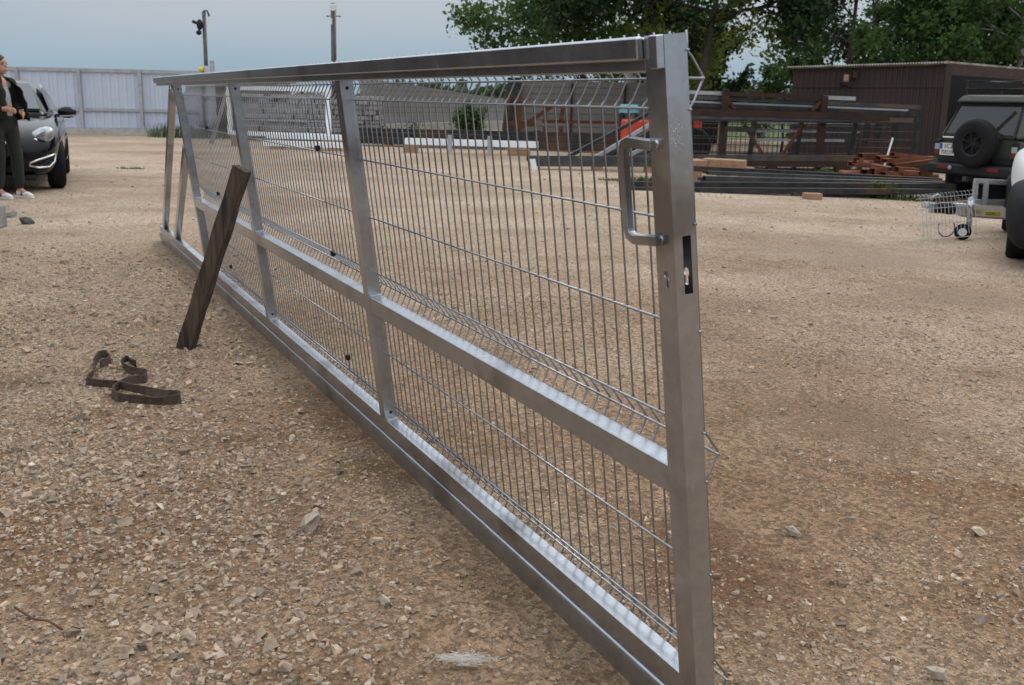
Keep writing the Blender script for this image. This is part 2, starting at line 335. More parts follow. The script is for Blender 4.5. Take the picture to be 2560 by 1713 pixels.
OCT = np.array([(1, 0, 0), (-1, 0, 0), (0, 1, 0), (0, -1, 0), (.1, .1, 1), (-.1, 0, -1)]); OCF = np.array([(0, 2, 4), (2, 1, 4), (1, 3, 4), (3, 0, 4), (2, 0, 5), (1, 2, 5), (3, 1, 5), (0, 3, 5)])
BOX = np.array([(-1, -1, -1), (1, -1, -1), (1, 1, -1), (-1, 1, -1), (-.8, -.8, 1), (.8, -.8, 1), (.8, .8, 1), (-.8, .8, 1)]) * .72; BXF = np.array([(0, 2, 1), (0, 3, 2), (4, 5, 6), (4, 6, 7), (0, 1, 5), (0, 5, 4), (1, 2, 6), (1, 6, 5), (2, 3, 7), (2, 7, 6), (3, 0, 4), (3, 4, 7)])
def stones(name, pos, size, tone, label=None, squash=(.35, .8), proto=0, lift=.22):
    PV, PF = ((ICO, ICF), (BOX, BXF))[proto]; K = len(PV)
    n_ = len(pos); base = PV[None] * (1 + rng.uniform(-.38, .3, (n_, K, 1))) + rng.normal(0, .16, (n_, K, 3))
    s3 = np.stack([size * rng.uniform(.75, 1.35, n_), size * rng.uniform(.6, 1.0, n_), size * rng.uniform(*squash, n_)], -1)
    base *= s3[:, None, :] * .5
    a = rng.uniform(0, 2 * np.pi, n_); tx = rng.normal(0, .32, n_); ty = rng.normal(0, .32, n_)
    ca, sa = np.cos(a)[:, None], np.sin(a)[:, None]
    x_ = base[..., 0].copy(); y_ = base[..., 1].copy(); z_ = base[..., 2].copy()
    y_, z_ = y_ * np.cos(tx)[:, None] - z_ * np.sin(tx)[:, None], y_ * np.sin(tx)[:, None] + z_ * np.cos(tx)[:, None]
    x_, z_ = x_ * np.cos(ty)[:, None] + z_ * np.sin(ty)[:, None], -x_ * np.sin(ty)[:, None] + z_ * np.cos(ty)[:, None]
    vx = x_ * ca - y_ * sa + pos[:, 0:1]; vy = x_ * sa + y_ * ca + pos[:, 1:2]
    vz = z_ + pos[:, 2:3] + (s3[:, 2] * lift)[:, None]
    V_ = np.stack([vx, vy, vz], -1).reshape(-1, 3).astype(np.float32)
    F_ = (PF[None] + (np.arange(n_) * K)[:, None, None]).reshape(-1, 3)
    me = bpy.data.meshes.new(name); me.vertices.add(len(V_)); me.vertices.foreach_set('co', V_.ravel())
    me.loops.add(F_.size); me.loops.foreach_set('vertex_index', F_.ravel().astype(np.int32))
    me.polygons.add(len(F_)); me.polygons.foreach_set('loop_start', (np.arange(len(F_)) * 3).astype(np.int32)); me.polygons.foreach_set('loop_total', np.full(len(F_), 3, np.int32))
    me.update(calc_edges=True); at2 = me.attributes.new('tone', 'FLOAT_COLOR', 'POINT')
    c4 = np.concatenate([np.repeat(tone, K, 0), np.ones((n_ * K, 1))], 1).astype(np.float32); at2.data.foreach_set('color', c4.ravel())
    me.polygons.foreach_set('use_smooth', np.zeros(len(F_), bool)); me.materials.append(sm); o = bpy.data.objects.new(name, me); sc.collection.objects.link(o); return o
def scatter(n_, x0, x1, y0, y1, dens):
    x_ = rng.uniform(x0, x1, n_ * 4); y_ = y0 + (y1 - y0) * rng.random(n_ * 4) ** 1.35
    d_ = dens(x_, y_); k_ = rng.random(n_ * 4) < d_; x_ = x_[k_][:n_]; y_ = y_[k_][:n_]
    inside = (np.abs(x_) < .52 * y_ + .3); return x_[inside], y_[inside]
def tones(n_, warm=.5):
    v_ = rng.normal(1.0, .19, (n_, 1)); c_ = np.array([[.41, .325, .25]]) * (1 - warm) + np.array([[.35, .258, .18]]) * warm
    g_ = np.array([[.29, .24, .195]]); k_ = rng.random((n_, 1)); c_ = np.where(k_ < .16, g_, c_); c_ = np.where(k_ > .95, np.array([[.44, .375, .30]]), c_)
    return np.clip(c_ * v_, .08, .75)
def left_pile(x, y): return np.clip(1.15 - (x + .95 + .28 * (y - 2.2)) * 1.25, 0, 1) * np.clip(1.6 - y / 5.5, .25, 1)
def zat(x, y): u = np.clip(x - .5, 0, None); return -.028 * (np.sqrt(u * u + 1) - 1) + relief(x, y)
# coarse stone heap at the lower left, sparser chippings everywhere, fine grit between
x1, y1 = scatter(68000, -4.6, .6, 1.5, 8.5, lambda x, y: left_pile(x, y) * np.clip(.75 + .9 * vnoise(x, y, 1.7, 21), .15, 1))
s1 = np.clip(rng.lognormal(np.log(.0122), .50, len(x1)), .005, .055)
x2, y2 = scatter(46000, -4.6, 4.6, 1.5, 9.2, lambda x, y: np.clip(.45 + 1.2 * vnoise(x, y, 1.1, 22) + .6 * vnoise(x, y, 3.3, 23), .05, 1))
s2 = np.clip(rng.lognormal(np.log(.0085), .50, len(x2)), .004, .042)
x3, y3 = scatter(11000, -8, 9, 5, 20, lambda x, y: np.clip(.5 + 1.2 * vnoise(x, y, .8, 24), .1, 1))
s3 = np.clip(rng.lognormal(np.log(.016), .42, len(x3)), .008, .05)
x4, y4 = scatter(40000, -.6, 3.9, 1.5, 7.0, lambda x, y: np.clip(.5 + 1.3 * vnoise(x, y, .9, 25) + .7 * vnoise(x, y, 2.6, 26), .08, 1))
s4 = np.clip(rng.lognormal(np.log(.0098), .45, len(x4)), .004, .04)
def strew(name, lab, xa, ya, sa, warm, proto, lift):
    gs = gate_side(xa, ya); al = (xa + .4354) * .4373 + (ya - 3.5964) * -.8992
    keep = ~((gs > -.09) & (gs < .012) & (al < 1.95) & (al > -6.4)); xa, ya, sa = xa[keep], ya[keep], sa[keep]
    zz = np.where((ya < 10), zat(xa, ya), zat(xa, ya) - relief(xa, ya))
    o = stones(name, np.stack([xa, ya, zz], -1), sa, tones(len(xa), warm), proto=proto, lift=lift); tag(o, lab, 'gravel', kind='stuff')
strew('gravel', 'coarse pale limestone gravel heaped at the lower left', x1, y1, s1, .3, 1, .16)
strew('chippings', 'fine brown stone chippings strewn over the yard', np.concatenate([x2, x3, x4]), np.concatenate([y2, y3, y4]), np.concatenate([s2, s3, s4]), .7, 1, .02)
# a few stones large enough to point at
for k, (px, py, s_, tn_, lb) in enumerate([
    (770, 1320, .075, (.40, .33, .27), 'larger pale stone on the gravel left of the gate track, midway down'),
    (1090, 1095, .05, (.36, .30, .24), 'pale stone right behind the gate foot, seen through the mesh'),
    (68, 560, .16, (.10, .10, .10), 'dark lump of stone on the ground near the white trainers'),
    (30, 543, .12, (.22, .22, .20), 'grey stone lying beside the short post at the left edge'),
    (1955, 1030, .045, (.36, .29, .22), 'pale stone alone on bare dirt right of the end post'),
    (2445, 1335, .055, (.50, .43, .33), 'pale yellow stone on the brown dirt far right'),
    (2340, 1690, .06, (.42, .36, .30), 'pale stone at the bottom edge on the right'),
    (1980, 1335, .05, (.38, .33, .28), 'flat grey stone right of the mesh overhang, near the brown stain')]):
    g = G(px, py); o = stones('stone', np.array([[g.x, g.y, g.z + s_ * .05]]), np.array([s_]), np.array([tn_]), squash=(.45, .6))
    lo = np.array([v.co for v in o.data.vertices]); o.data.transform(Matrix.Translation(-g)); o.location = g
    tag(o, lb, 'stone', 'larger stones')
# ------------------------------------------------------------------ the galvanised sliding gate
GV = -1.387                                            # foot of the track below the top wire
gX = Vector((.43735, -.89929, 0)); gZ = Vector((-.1121, -.0545, .9922)); gZ = (gZ - gX * gX.dot(gZ)).normalized(); gY = gZ.cross(gX)
gO = Vector((-.4354, 3.5964, 0.0))
gate = thing('sliding_gate', gO, 'long galvanised sliding gate of steel tube and wire mesh, leaning on a wooden prop', 'gate', local=True)
gate.rotation_euler = Matrix((gX, gY, gZ)).transposed().to_euler()
def gw(s, y, v): return gO + gX * s + gY * y + gZ * (v - GV)
D = .046                                               # tube depth; front face y=0, mesh behind
def v_(v): return v - GV
def circ(c, r, u, w_, n=14): return [Vector(c) + Vector(u) * (r * math.cos(2 * math.pi * k / n)) + Vector(w_) * (r * math.sin(2 * math.pi * k / n)) for k in range(n)]
def keyhole(s, y, v):
    pts = [Vector((s + .0085 * math.cos(R(a)), y, v + .0085 * math.sin(R(a)))) for a in range(-55, 236, 22)]
    return pts + [Vector((s - .005, y, v - .022)), Vector((s - .003, y, v - .0245)), Vector((s + .003, y, v - .0245)), Vector((s + .005, y, v - .022))]
def hollow_post(name, s0, s1, v0, v1, side_holes=(), slot=None, key=None, bev=.0):
    m = MB(); t_ = .003; z0, z1 = v_(v0), v_(v1)
    rect = lambda y: [Vector((s0, y, z0)), Vector((s1, y, z0)), Vector((s1, y, z1)), Vector((s0, y, z1))]
    ch = [[keyhole(key[0], y, v_(key[1]))] if key else [] for y in (0, D)]
    m.plate(rect(0), ch[0], (0, t_, 0)); m.plate(rect(D), ch[1], (0, -t_, 0))
    end = [Vector((s1, t_, z0)), Vector((s1, D - t_, z0)), Vector((s1, D - t_, z1)), Vector((s1, t_, z1))]
    hs = [circ((s1, D * .5, v_(h_)), .0062, (0, 1, 0), (0, 0, 1)) for h_ in side_holes]
    if slot: hs.append([Vector((s1, slot[0], v_(slot[3]))), Vector((s1, slot[1], v_(slot[3]))), Vector((s1, slot[1], v_(slot[2]))), Vector((s1, slot[0], v_(slot[2])))])
    m.plate(end, hs, (-t_, 0, 0)); m.box(s0, s0 + t_, t_, D - t_, z0, z1)
    m.box(s0 + t_, s1 - t_, t_, D - t_, z1 - .004, z1 - .001)
    return m.build(name, M['galv'], gate)
def rail(name, s0, s1, v0, v1, y0=0, y1=D, mt='galv', bev=.004):
    return MB().box(s0, s1, y0, y1, v_(v0), v_(v1)).build(name, M[mt], gate, bevel=bev)
post_s = [(1.855, 1.915), (-.069, -.009), (-1.953, -1.893), (-3.842, -3.782)]
ep = hollow_post('end_post', *post_s[0], -1.303, .0285, (), (.018, .036, -.318, -.425), (1.886, -.391)); tag(ep, 'end post with lock slot and keyhole')
for s0, s1 in post_s[1:]: hollow_post('upright_post', s0, s1, -1.2395, -.0335, (-.058, -1.215))
rail('top_rail', -4.66, 1.8547, -.033, .0265)
MB().box(-4.66, 1.853, -.0165, -.0004, v_(-.0115), v_(.029)).build('guide_bar', M['galv'], gate, bevel=.005)
MB().box(1.892, 1.9155, -.0165, -.0005, v_(-.026), v_(.0292)).build('corner_plate', M['galv'], gate, bevel=.002)
for (a, b_) in ((post_s[1][1], post_s[0][0]), (post_s[2][1], post_s[1][0]), (post_s[3][1], post_s[2][0])):
    rail('middle_rail', a + .0004, b_ - .0004, -.834, -.774)
rail('bottom_rail', -6.22, 1.8547, -1.301, -1.24)
# running track under the gate: rolled profile with rounded shoulders
prof = []
for (y_, z_, a0) in ((-.004 + .014, v_(-1.307) - .014, 90), (-.004 + .008, v_(-1.385) + .008, 180), (.058 - .008, v_(-1.385) + .008, 270), (.058 - .014, v_(-1.307) - .014, 0)):
    rr = .014 if z_ > .03 else .008
    for k in range(6): a = R(a0 + 18 * k); prof.append((y_ + rr * math.cos(a), z_ + rr * math.sin(a)))
MB().prism([Vector((-6.3, y_, z_)) for y_, z_ in prof], (8.17, 0, 0)).build('running_track', M['galv_track'], gate, smooth='auto')
for s_ in [-6.0 + .62 * k for k in range(13)]:
    MB().box(s_, s_ + .05, .004, .012, v_(-1.3085), v_(-1.3)).build('weld_tab', M['weld'], gate, bevel=.002)
# back-stay struts of the tail
for (sb, st_, vt) in ((-5.99, -3.99, -.035), (-5.29, -3.87, -.44)):
    a = Vector((sb, D / 2, v_(-1.245))); c_ = Vector((st_, D / 2, v_(vt)))
    MB().beam(a, c_, .06, D - .002, up=(0, 1, 0)).build('tail_strut', M['galv'], gate, bevel=.006)
# pull handle
hp = [(1.877, -.156), (1.80, -.153), (1.784, -.158), (1.777, -.175), (1.777, -.312), (1.783, -.327), (1.80, -.333), (1.877, -.326)]
m = MB(); pts = [Vector((s_, -.008, v_(v))) for s_, v in hp]; hw, hd = .0092, .0075
ring = []
for i, p_ in enumerate(pts):
    a = pts[max(i - 1, 0)]; c_ = pts[min(i + 1, len(pts) - 1)]; d_ = (c_ - a).normalized(); nrm = Vector((d_.z, 0, -d_.x))
    ring.append([p_ + nrm * (hw * q1) + Vector((0, hd * q2, 0)) for q1, q2 in ((-1, -1), (1, -1), (1, 1), (-1, 1))])
vs = [v for r0 in ring for v in r0]; fs = [(i * 4 + k, i * 4 + (k + 1) % 4, i * 4 + 4 + (k + 1) % 4, i * 4 + 4 + k) for i in range(len(ring) - 1) for k in range(4)] + [(0, 1, 2, 3), (28, 29, 30, 31)]
m.add(vs, fs); m.build('pull_handle', M['galv'], gate, bevel=.0015, seg=1)
for v in (-.156, -.327):
    MB().ell((1.877, -.001, v_(v)), (.007, .004, .0095), 10, 6).build('weld_bead', M['galv'], gate, smooth=True)
for s0, s1 in post_s[1:]:                              # zinc fillets where rails meet uprights
    for v in (-.7735, -1.2395):
        MB().box(s1, s1 + .018, .003, D - .003, v_(v) - .001, v_(v) + .004).build('weld_bead', M['weld'], gate, bevel=.0015)
for (s_, y_) in ((1.9155, .020), (1.9155, .026)): pass
sp_ = MB(); rs_ = random.Random(8)
for k in range(70):
    y_ = .004 + abs(rs_.gauss(0, .011)); v = -.138 + rs_.gauss(0, .012) - (y_ - .01) * .5
    if y_ < .040: r_s = rs_.uniform(.0005, .0017); sp_.ell((1.9152, y_, v_(v)), (.0007, r_s, r_s * rs_.uniform(.6, 1.6)), 6, 4)
sp_.build('zinc_splatter', M['weld'], gate, smooth=True)
# mesh panels: folded vertical wires welded to horizontals
FD = .029; PY = D + .0055
path = [(0, .0325), (0, .004), (0, -.002), (.3, -.012), (1, -.046), (1.04, -.05), (1, -.054), (.3, -.088), (0, -.098), (0, -.104), (0, -.69), (0, -.698), (.3, -.712), (1, -.746), (1.04, -.75), (1, -.754), (.3, -.788), (0, -.80),
        (0, -1.19), (0, -1.20), (.3, -1.212), (1, -1.246), (1.04, -1.25), (1, -1.254), (.3, -1.288), (0, -1.298), (0, -1.308)]
wm = MB().tube([Vector((0, PY + FD * a, v_(v))) for a, v in path], .0024, 6)
wme = wm.mesh('vertical_wire'); wme.materials.append(M['wire']); wme.polygons.foreach_set('use_smooth', [True] * len(wme.polygons))
HV = [(0, 0), (1.0, -.05), (0, -.1), (0, -.3), (0, -.5), (0, -.7), (1.0, -.75), (0, -.8), (0, -1.0), (0, -1.2), (1.0, -1.25), (0, -1.3)]
for pi, (sa_, sb_) in enumerate(((1.907, -.593), (-.600, -3.100), (-3.107, -3.807))):
    L_ = sa_ - sb_; pan = MB().tube([Vector((sb_ - .012, PY - .0052, v_(-.3))), Vector((sa_ + .012, PY - .0052, v_(-.3)))], .0026, 6).build('mesh_panel', M['wire'], gate, smooth=True)
    for k in range(int(round(L_ / .05)) + 1):
        o = bpy.data.objects.new('vertical_wire', wme); sc.collection.objects.link(o); o.parent = pan; o.location = (sa_ - .05 * k, 0, 0)
    for a, v in HV:
        if v == -.3: continue
        y_ = PY + FD * a - (.0052 if a == 0 else .0052)
        MB().tube([Vector((sb_ - .012, y_, v_(v))), Vector((sa_ + .012, y_, v_(v)))], .0026, 6).build('horizontal_wire', M['wire'], pan, smooth=True)
for s_, vs_ in ((-.5965, (-.29, -.71, -1.15)), (-3.1035, (-.29, -.69, -1.15))):
    for v in vs_:
        MB().box(s_ - .009, s_ + .009, PY - .011, PY + .007, v_(v) - .011, v_(v) + .011).build('panel_clip', M['dark_plastic'], gate, bevel=.003)
# ------------------------------------------------------------------ wooden prop
pb = G(465, 866); pt = gw(-1.80, -.035, -.455); dr = (pt - pb).normalized(); pb2 = pb - dr * .03
view = Vector((-.35, -1, .25)).normalized(); sidev = dr.cross(view).normalized(); view = sidev.cross(dr)
m = MB(); rings = []; nn = 12
for i in range(nn + 1):
    c_ = pb2.lerp(pt + dr * .02, i / nn); wv = .043 + .0025 * math.sin(i * 1.7) + rnd.uniform(-.0012, .0012); dv = .024 + rnd.uniform(-.001, .001)
    rings += [c_ + sidev * a * wv + view * b_ * dv for a, b_ in ((-1, -1), (1, -1), (1, 1), (-1, 1))]
m.add(rings, [(i * 4 + k, i * 4 + (k + 1) % 4, i * 4 + 4 + (k + 1) % 4, i * 4 + 4 + k) for i in range(nn) for k in range(4)] + [(0, 1, 2, 3), (nn * 4, nn * 4 + 1, nn * 4 + 2, nn * 4 + 3)])
pk = m.build('wooden_prop', M['plank'], None, bevel=.004); tag(pk, 'dark weathered timber plank propping up the leaning gate', 'plank')
# turn grain along the plank
mapping = [nd for nd in M['plank'].node_tree.nodes if nd.type == 'MAPPING'][0]
mapping.vector_type = 'POINT'; mapping.inputs['Rotation'].default_value = dr.to_track_quat('Z', 'Y').to_matrix().transposed().to_euler()
# ------------------------------------------------------------------ lifting strap dropped on the gravel
SP = [(240, 1222), (300, 1192), (285, 1165), (235, 1172), (205, 1225), (182, 1290), (160, 1330), (300, 1345), (450, 1372), (590, 1402), (700, 1412), (718, 1428), (690, 1440), (560, 1446), (420, 1432), (312, 1412), (330, 1372), (420, 1318), (505, 1310), (505, 1280), (430, 1262), (385, 1235), (382, 1200), (415, 1195), (450, 1222)]
sp = [G(150 + a / 2.376, 400 + b_ / 2.376) for a, b_ in SP]
def cr_(p, k):
    q = []
    for i in range(len(p) - 1):
        a, b_, c_, d_ = p[max(i - 1, 0)], p[i], p[i + 1], p[min(i + 2, len(p) - 1)]
        for j in range(k):
            t_ = j / k; q.append(.5 * ((2 * b_) + (c_ - a) * t_ + (2 * a - 5 * b_ + 4 * c_ - d_) * t_ * t_ + (3 * b_ - a - 3 * c_ + d_) * t_ ** 3))
    return q + [p[-1]]
sp = cr_(sp, 5); m = MB(); vs = []
for i, p_ in enumerate(sp):
    d_ = (sp[min(i + 1, len(sp) - 1)] - sp[max(i - 1, 0)]).normalized(); nr = Vector((-d_.y, d_.x, 0)).normalized()
    tilt = .22 * math.sin(i * .31) + .12 * math.sin(i * .9); up = (Z * math.cos(tilt) + nr * math.sin(tilt)).normalized(); hgt = .039
    b0 = p_ + Vector((0, 0, float(relief(np.array([p_.x]), np.array([p_.y]))[0]) + .006)); n2 = up.cross(d_).normalized()
    vs += [b0 + n2 * .0025, b0 + up * hgt + n2 * .0025, b0 + up * hgt - n2 * .0025, b0 - n2 * .0025]
m.add(vs, [(i * 4 + k, i * 4 + (k + 1) % 4, i * 4 + 4 + (k + 1) % 4, i * 4 + 4 + k) for i in range(len(sp) - 1) for k in range(4)] + [(0, 1, 2, 3)])
o = m.build('webbing_strap', M['strap'], None, smooth='auto'); tag(o, 'dirty brown webbing strap curled on the gravel beside the wooden prop', 'strap')
# ================================================================== surroundings
def corrug(m, p0, p1, z0, z1, pitch, depth, prof='box', nout=None):
    """profiled sheet from p0 to p1 (xy), z0..z1 may be (left, right)"""
    p0, p1 = Vector((p0[0], p0[1], 0)), Vector((p1[0], p1[1], 0)); d = p1 - p0; Ln = d.length; d.normalize(); nr = Vector((d.y, -d.x, 0)) if nout is None else nout
    za = z0 if isinstance(z0, tuple) else (z0, z0); zb = z1 if isinstance(z1, tuple) else (z1, z1)
    st = []; k = 0; x = 0.0
    pat = [(0, 0), (.42, 0), (.5, 1), (.92, 1)] if prof == 'box' else [(0, 0), (.25, .5), (.5, 1), (.75, .5)]
    while x < Ln:
        for a, o_ in pat:
            xx = x + a * pitch
            if xx < Ln: st.append((xx, o_ * depth))
        x += pitch
    st.append((Ln, 0)); vs = []
    for xx, o_ in st:
        t_ = xx / Ln; q = p0 + d * xx + nr * o_
        vs += [Vector((q.x, q.y, za[0] + (za[1] - za[0]) * t_)), Vector((q.x, q.y, zb[0] + (zb[1] - zb[0]) * t_))]
    n0 = len(st); back = [v - nr * .004 for v in vs]
    fs = [(2 * i, 2 * i + 2, 2 * i + 3, 2 * i + 1) for i in range(n0 - 1)]
    m.add(vs + back, fs + [tuple(j + 2 * n0 for j in f[::-1]) for f in fs] + [(2 * i + 1, 2 * i + 3, 2 * i + 3 + 2 * n0, 2 * i + 1 + 2 * n0) for i in range(n0 - 1)])
    return m
M['sheet_white'] = mat('pale_sheet', (.45, .50, .61), .5, 0, (.49, .54, .65), 2)
M['sheet_grey'] = mat('grey_sheet', (.20, .195, .20), .6, 0, (.25, .245, .25), 1.5)
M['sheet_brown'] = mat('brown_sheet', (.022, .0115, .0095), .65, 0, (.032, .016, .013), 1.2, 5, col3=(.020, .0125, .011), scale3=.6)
M['zinc_dull'] = mat('dull_zinc', (.33, .35, .37), .55, .5, (.42, .44, .46), 5)
M['roof_sheet'] = mat('weathered_roof', (.33, .32, .30), .6, .2, (.16, .10, .07), 3)
M['stone_grey'] = mat('grey_walling_stone', (.17, .165, .165), .9, 0, (.30, .29, .28), 3, 6, .5, 20)
# ---- pale sheet fence far left
fy0, fy1 = 32.0, 33.0; A = Vector((P(-260, 317, 31.6).x, 31.6, 0)); B = Vector((P(505, 317, 33.2).x, 33.2, 0)); FH = 1.97
fen = thing('sheet_fence', (A + B) / 2, 'long fence of pale profiled metal sheets between zinc posts, behind the black car', 'fence')
fd = (B - A).normalized(); fn = Vector((fd.y, -fd.x, 0)); FL = (B - A).length
MB().beam(A + Z * .085, B + Z * .085, .25, .17).build('base_board', M['concrete'], fen)
nb = 5
for k in range(nb):
    a, b_ = A + fd * (FL * k / nb + .05), A + fd * (FL * (k + 1) / nb - .05); corrug(MB(), a, b_, .2, FH - .08, .24, .02, nout=fn * -1).build('sheet_panel', M['sheet_white'], fen)
for k in range(nb + 1):
    a = A + fd * (FL * k / nb) + fn * .05; MB().beam(a, a + Z * FH, .10, .10).build('post', M['zinc_dull'], fen)
for z_, h_ in ((FH - .03, .10), (.76, .09), (.19, .06)): MB().beam(A + Z * z_ + fn * .03, B + Z * z_ + fn * .03, .06, h_).build('rail', M['zinc_dull'], fen)
# ---- narrow grey sheet gate leaf and dark hut beyond the fence end
a, b_ = P(503, 317, 33.6), P(533, 317, 33.0); th = thing('grey_sheet_gate', Vector((a.x, a.y, 0)), 'narrow grey sheet gate leaf at the end of the pale fence', 'gate')
corrug(MB(), a, b_, .2, 2.15, .16, .02).build('sheet_panel', M['sheet_white'], th); MB().beam((b_.x + .05, b_.y, 0), (b_.x + .05, b_.y, 2.3), .12, .12).build('post', M['zinc_dull'], th)
MB().beam((a.x, a.y - .05, 1.2), (b_.x, b_.y - .05, 1.2), .05, .08).build('rail', M['zinc_dull'], th)
hx = P(537, 330, 36); th = thing('dark_hut', Vector((hx.x, 36, 0)), 'dark brown wooden hut behind the distant galvanised gate', 'hut')
MB().box(hx.x, hx.x + 2.2, 36, 38, 0, 1.72).build('wall', M['rustdark'], th); MB().box(hx.x - .15, hx.x + 2.4, 35.8, 38.2, 1.72, 1.80).build('roof', M['dark_steel'], th)
# ---- camera poles
cp = P(515, 190, 34); th = thing('camera_pole', Vector((cp.x, 34, 0)), 'thin pole with a black camera and hooked arm on top, behind the pale fence', 'pole')
top = P(508, 30, 34); MB().tube([(cp.x, 34, 0), (top.x + .02, 34, top.z)], .065, 8).build('mast', M['dark_steel'], th, smooth=True)
q = P(499, 62, 33.9); MB().ell(q, (.10, .10, .17), 10, 8).build('camera_body', M['dark_plastic'], th, smooth=True); MB().ell(q + Vector((-.03, -.02, -.24)), (.09, .09, .08), 10, 8).build('camera_dome', M['dark_plastic'], th, smooth=True)
MB().beam(q + Vector((-.22, 0, .10)), q + Vector((-.02, 0, .02)), .08, .09).build('lamp_head', M['dark_plastic'], th); MB().beam(q, Vector((top.x, 34, q.z)), .05, .05).build('bracket', M['dark_steel'], th)
MB().tube([Vector((top.x, 34, top.z)), P(512, 27, 34), P(518, 27, 34), P(523, 41, 34)], .03, 6).build('hooked_arm', M['dark_steel'], th, smooth=True)
MB().tube([P(519, 30, 34), P(521, 45, 34), P(520, 60, 34), P(515, 66, 34), P(510, 64, 34)], .008, 5).build('cable', M['white'], th)
q = P(504, 186, 33.3); th = thing('warning_beacon', q, 'small yellow topped black beacon on the end of the pale fence', 'beacon')
MB().box(q.x - .10, q.x + .10, q.y - .1, q.y + .1, q.z - .1, q.z + .05).build('housing', M['dark_plastic'], th); MB().lathe([(.095, 0), (.10, .12), (.07, .17)], 12, q + Z * .05, Z).build('lens', mat('yellow_lens', (.65, .5, .02), .35), th, smooth=True)
MB().beam((q.x, q.y, 0), (q.x, q.y, q.z - .1), .08, .08).build('stand', M['zinc_dull'], th)
cp = P(837, 340, 44); th = thing('antenna_mast', Vector((cp.x, 44, 0)), 'thick dark mast with a white antenna box and small cups, behind the gate middle', 'mast'); top = P(833, 8, 44)
MB().tube([(cp.x, 44, 0), (top.x, 44, top.z)], .11, 10).build('pole', M['dark_steel'], th, smooth=True)
q = P(834, 20, 43.8); MB().box(q.x - .13, q.x + .13, 43.6, 43.8, q.z - .13, q.z + .14).build('antenna_box', M['white'], th, bevel=.03)
q = P(834, 38, 44); MB().tube([q + Vector((-.26, 0, -.04)), q + Vector((.26, 0, -.04))], .02, 6).build('cross_arm', M['dark_steel'], th)
for sx in (-1, 1): MB().ell(q + Vector((.25 * sx, 0, -.04)), (.06, .06, .05), 8, 6).build('cup', M['zinc_dull'], th, smooth=True)
q = P(829, 54, 43.9); MB().box(q.x - .04, q.x + .04, 43.75, 43.85, q.z - .12, q.z + .12).build('repeater', M['white'], th)
# ---- second galvanised gate standing far off
def frame_gate(name, p0, p1, z0, z1, label, mt='galv_new', bar=.09, verts=30, hor=5, cat='gate', group=None, back=None):
    p0, p1 = Vector(p0), Vector(p1); d = (p1 - p0).normalized(); th = thing(name, Vector((*((p0 + p1) / 2).xy, z0)), label, cat, group)
    up = Z if back is None else (Z + back).normalized(); b0, b1 = Vector((*p0.xy, z0)), Vector((*p1.xy, z0)); hh = (z1 - z0)
    for v in (bar / 2, hh - bar / 2): MB().beam(b0 + up * v, b1 + up * v, bar * .7, bar, up).build('rail', M[mt], th)
    for e_ in (b0 + d * bar / 2, b1 - d * bar / 2): MB().beam(e_ + up * bar, e_ + up * (hh - bar), bar, bar * .7, (d.y, -d.x, 0)).build('upright', M[mt], th)
    m = MB(); Ln = (b1 - b0).length
    for k in range(1, verts): q = b0 + d * (Ln * k / verts); m.tube([q + up * bar, q + up * (hh - bar)], .006 if mt == 'galv_new' else .004, 4, False)
    for k in range(1, hor + 1): v = bar + (hh - 2 * bar) * k / (hor + 1); m.tube([b0 + up * v, b1 + up * v], .009, 4, False)
    m.build('wire_mesh', M['zinc_dull'] if mt == 'galv_new' else M[mt], th); return th
a, b_ = P(572, 340, 27.6), P(827, 348, 26.6)
g2 = frame_gate('galvanised_gate', (a.x, a.y, 0), (b_.x, b_.y, 0), .26, 1.52, 'bright galvanised mesh gate standing far off, seen through the big gate', bar=.11, verts=44, hor=6)
q = Vector((a.x, a.y + .3, 0)); 
MB().beam(P(528, 360, 28.2), P(567, 232, 27.6), .09, .09, (0, 1, 0)).build('back_stay', M['zinc_dull'], g2)
for px in (600, 790): c_ = P(px, 350, 27.2); MB().box(c_.x - .2, c_.x + .2, c_.y - .15, c_.y + .1, 0, .26).build('foot_block', M['timber'], g2)
# galvanised profiles lying before it
for k, (x0, y0, x1, y1, Yd, lb) in enumerate(((668, 345, 868, 352, 26.6, 'long galvanised profile lying before the distant gate, upper of two'), (660, 355, 868, 360, 26.0, 'long galvanised profile lying before the distant gate, lower of two'))):
    a, b_ = P(x0, y0, Yd), P(x1, y1, Yd - .4); zz_ = .30 if k == 0 else .14
    th = thing('galvanised_profile', Vector((*((a + b_) / 2).xy, 0)), lb, 'steel profile', 'galvanised profiles on blocks')
    MB().hollow((a.x, a.y, zz_), (b_.x, b_.y, zz_), .2, .13, .012).build('profile', M['galv_new'], th)
    for t_ in (.15, .85): c_ = a.lerp(b_, t_); MB().box(c_.x - .15, c_.x + .15, c_.y - .12, c_.y + .12, 0, zz_ - .065).build('support_block', M['timber'], th)
a, b_ = P(1014, 366, 25.6), P(1345, 372, 25.0)
th = thing('galvanised_beam', Vector((*((a + b_) / 2).xy, 0)), 'slim bright galvanised beam on wooden blocks before the black tubes', 'beam', 'galvanised profiles on blocks')
MB().hollow((a.x, a.y, .27), (b_.x, b_.y, .27), .14, .15, .01).build('profile', M['galv_new'], th)
for t_, w_ in ((.04, .35), (.86, .55)): c_ = a.lerp(b_, t_); MB().box(c_.x - w_ / 2, c_.x + w_ / 2, c_.y - .1, c_.y + .1, 0, .195).build('support_block', M['timber'], th)
for t_ in (.34, .64): c_ = a.lerp(b_, t_); MB().box(c_.x - .05, c_.x + .05, c_.y - .1, c_.y + .1, .03, .44).build('bracket', M['zinc_dull'], th)
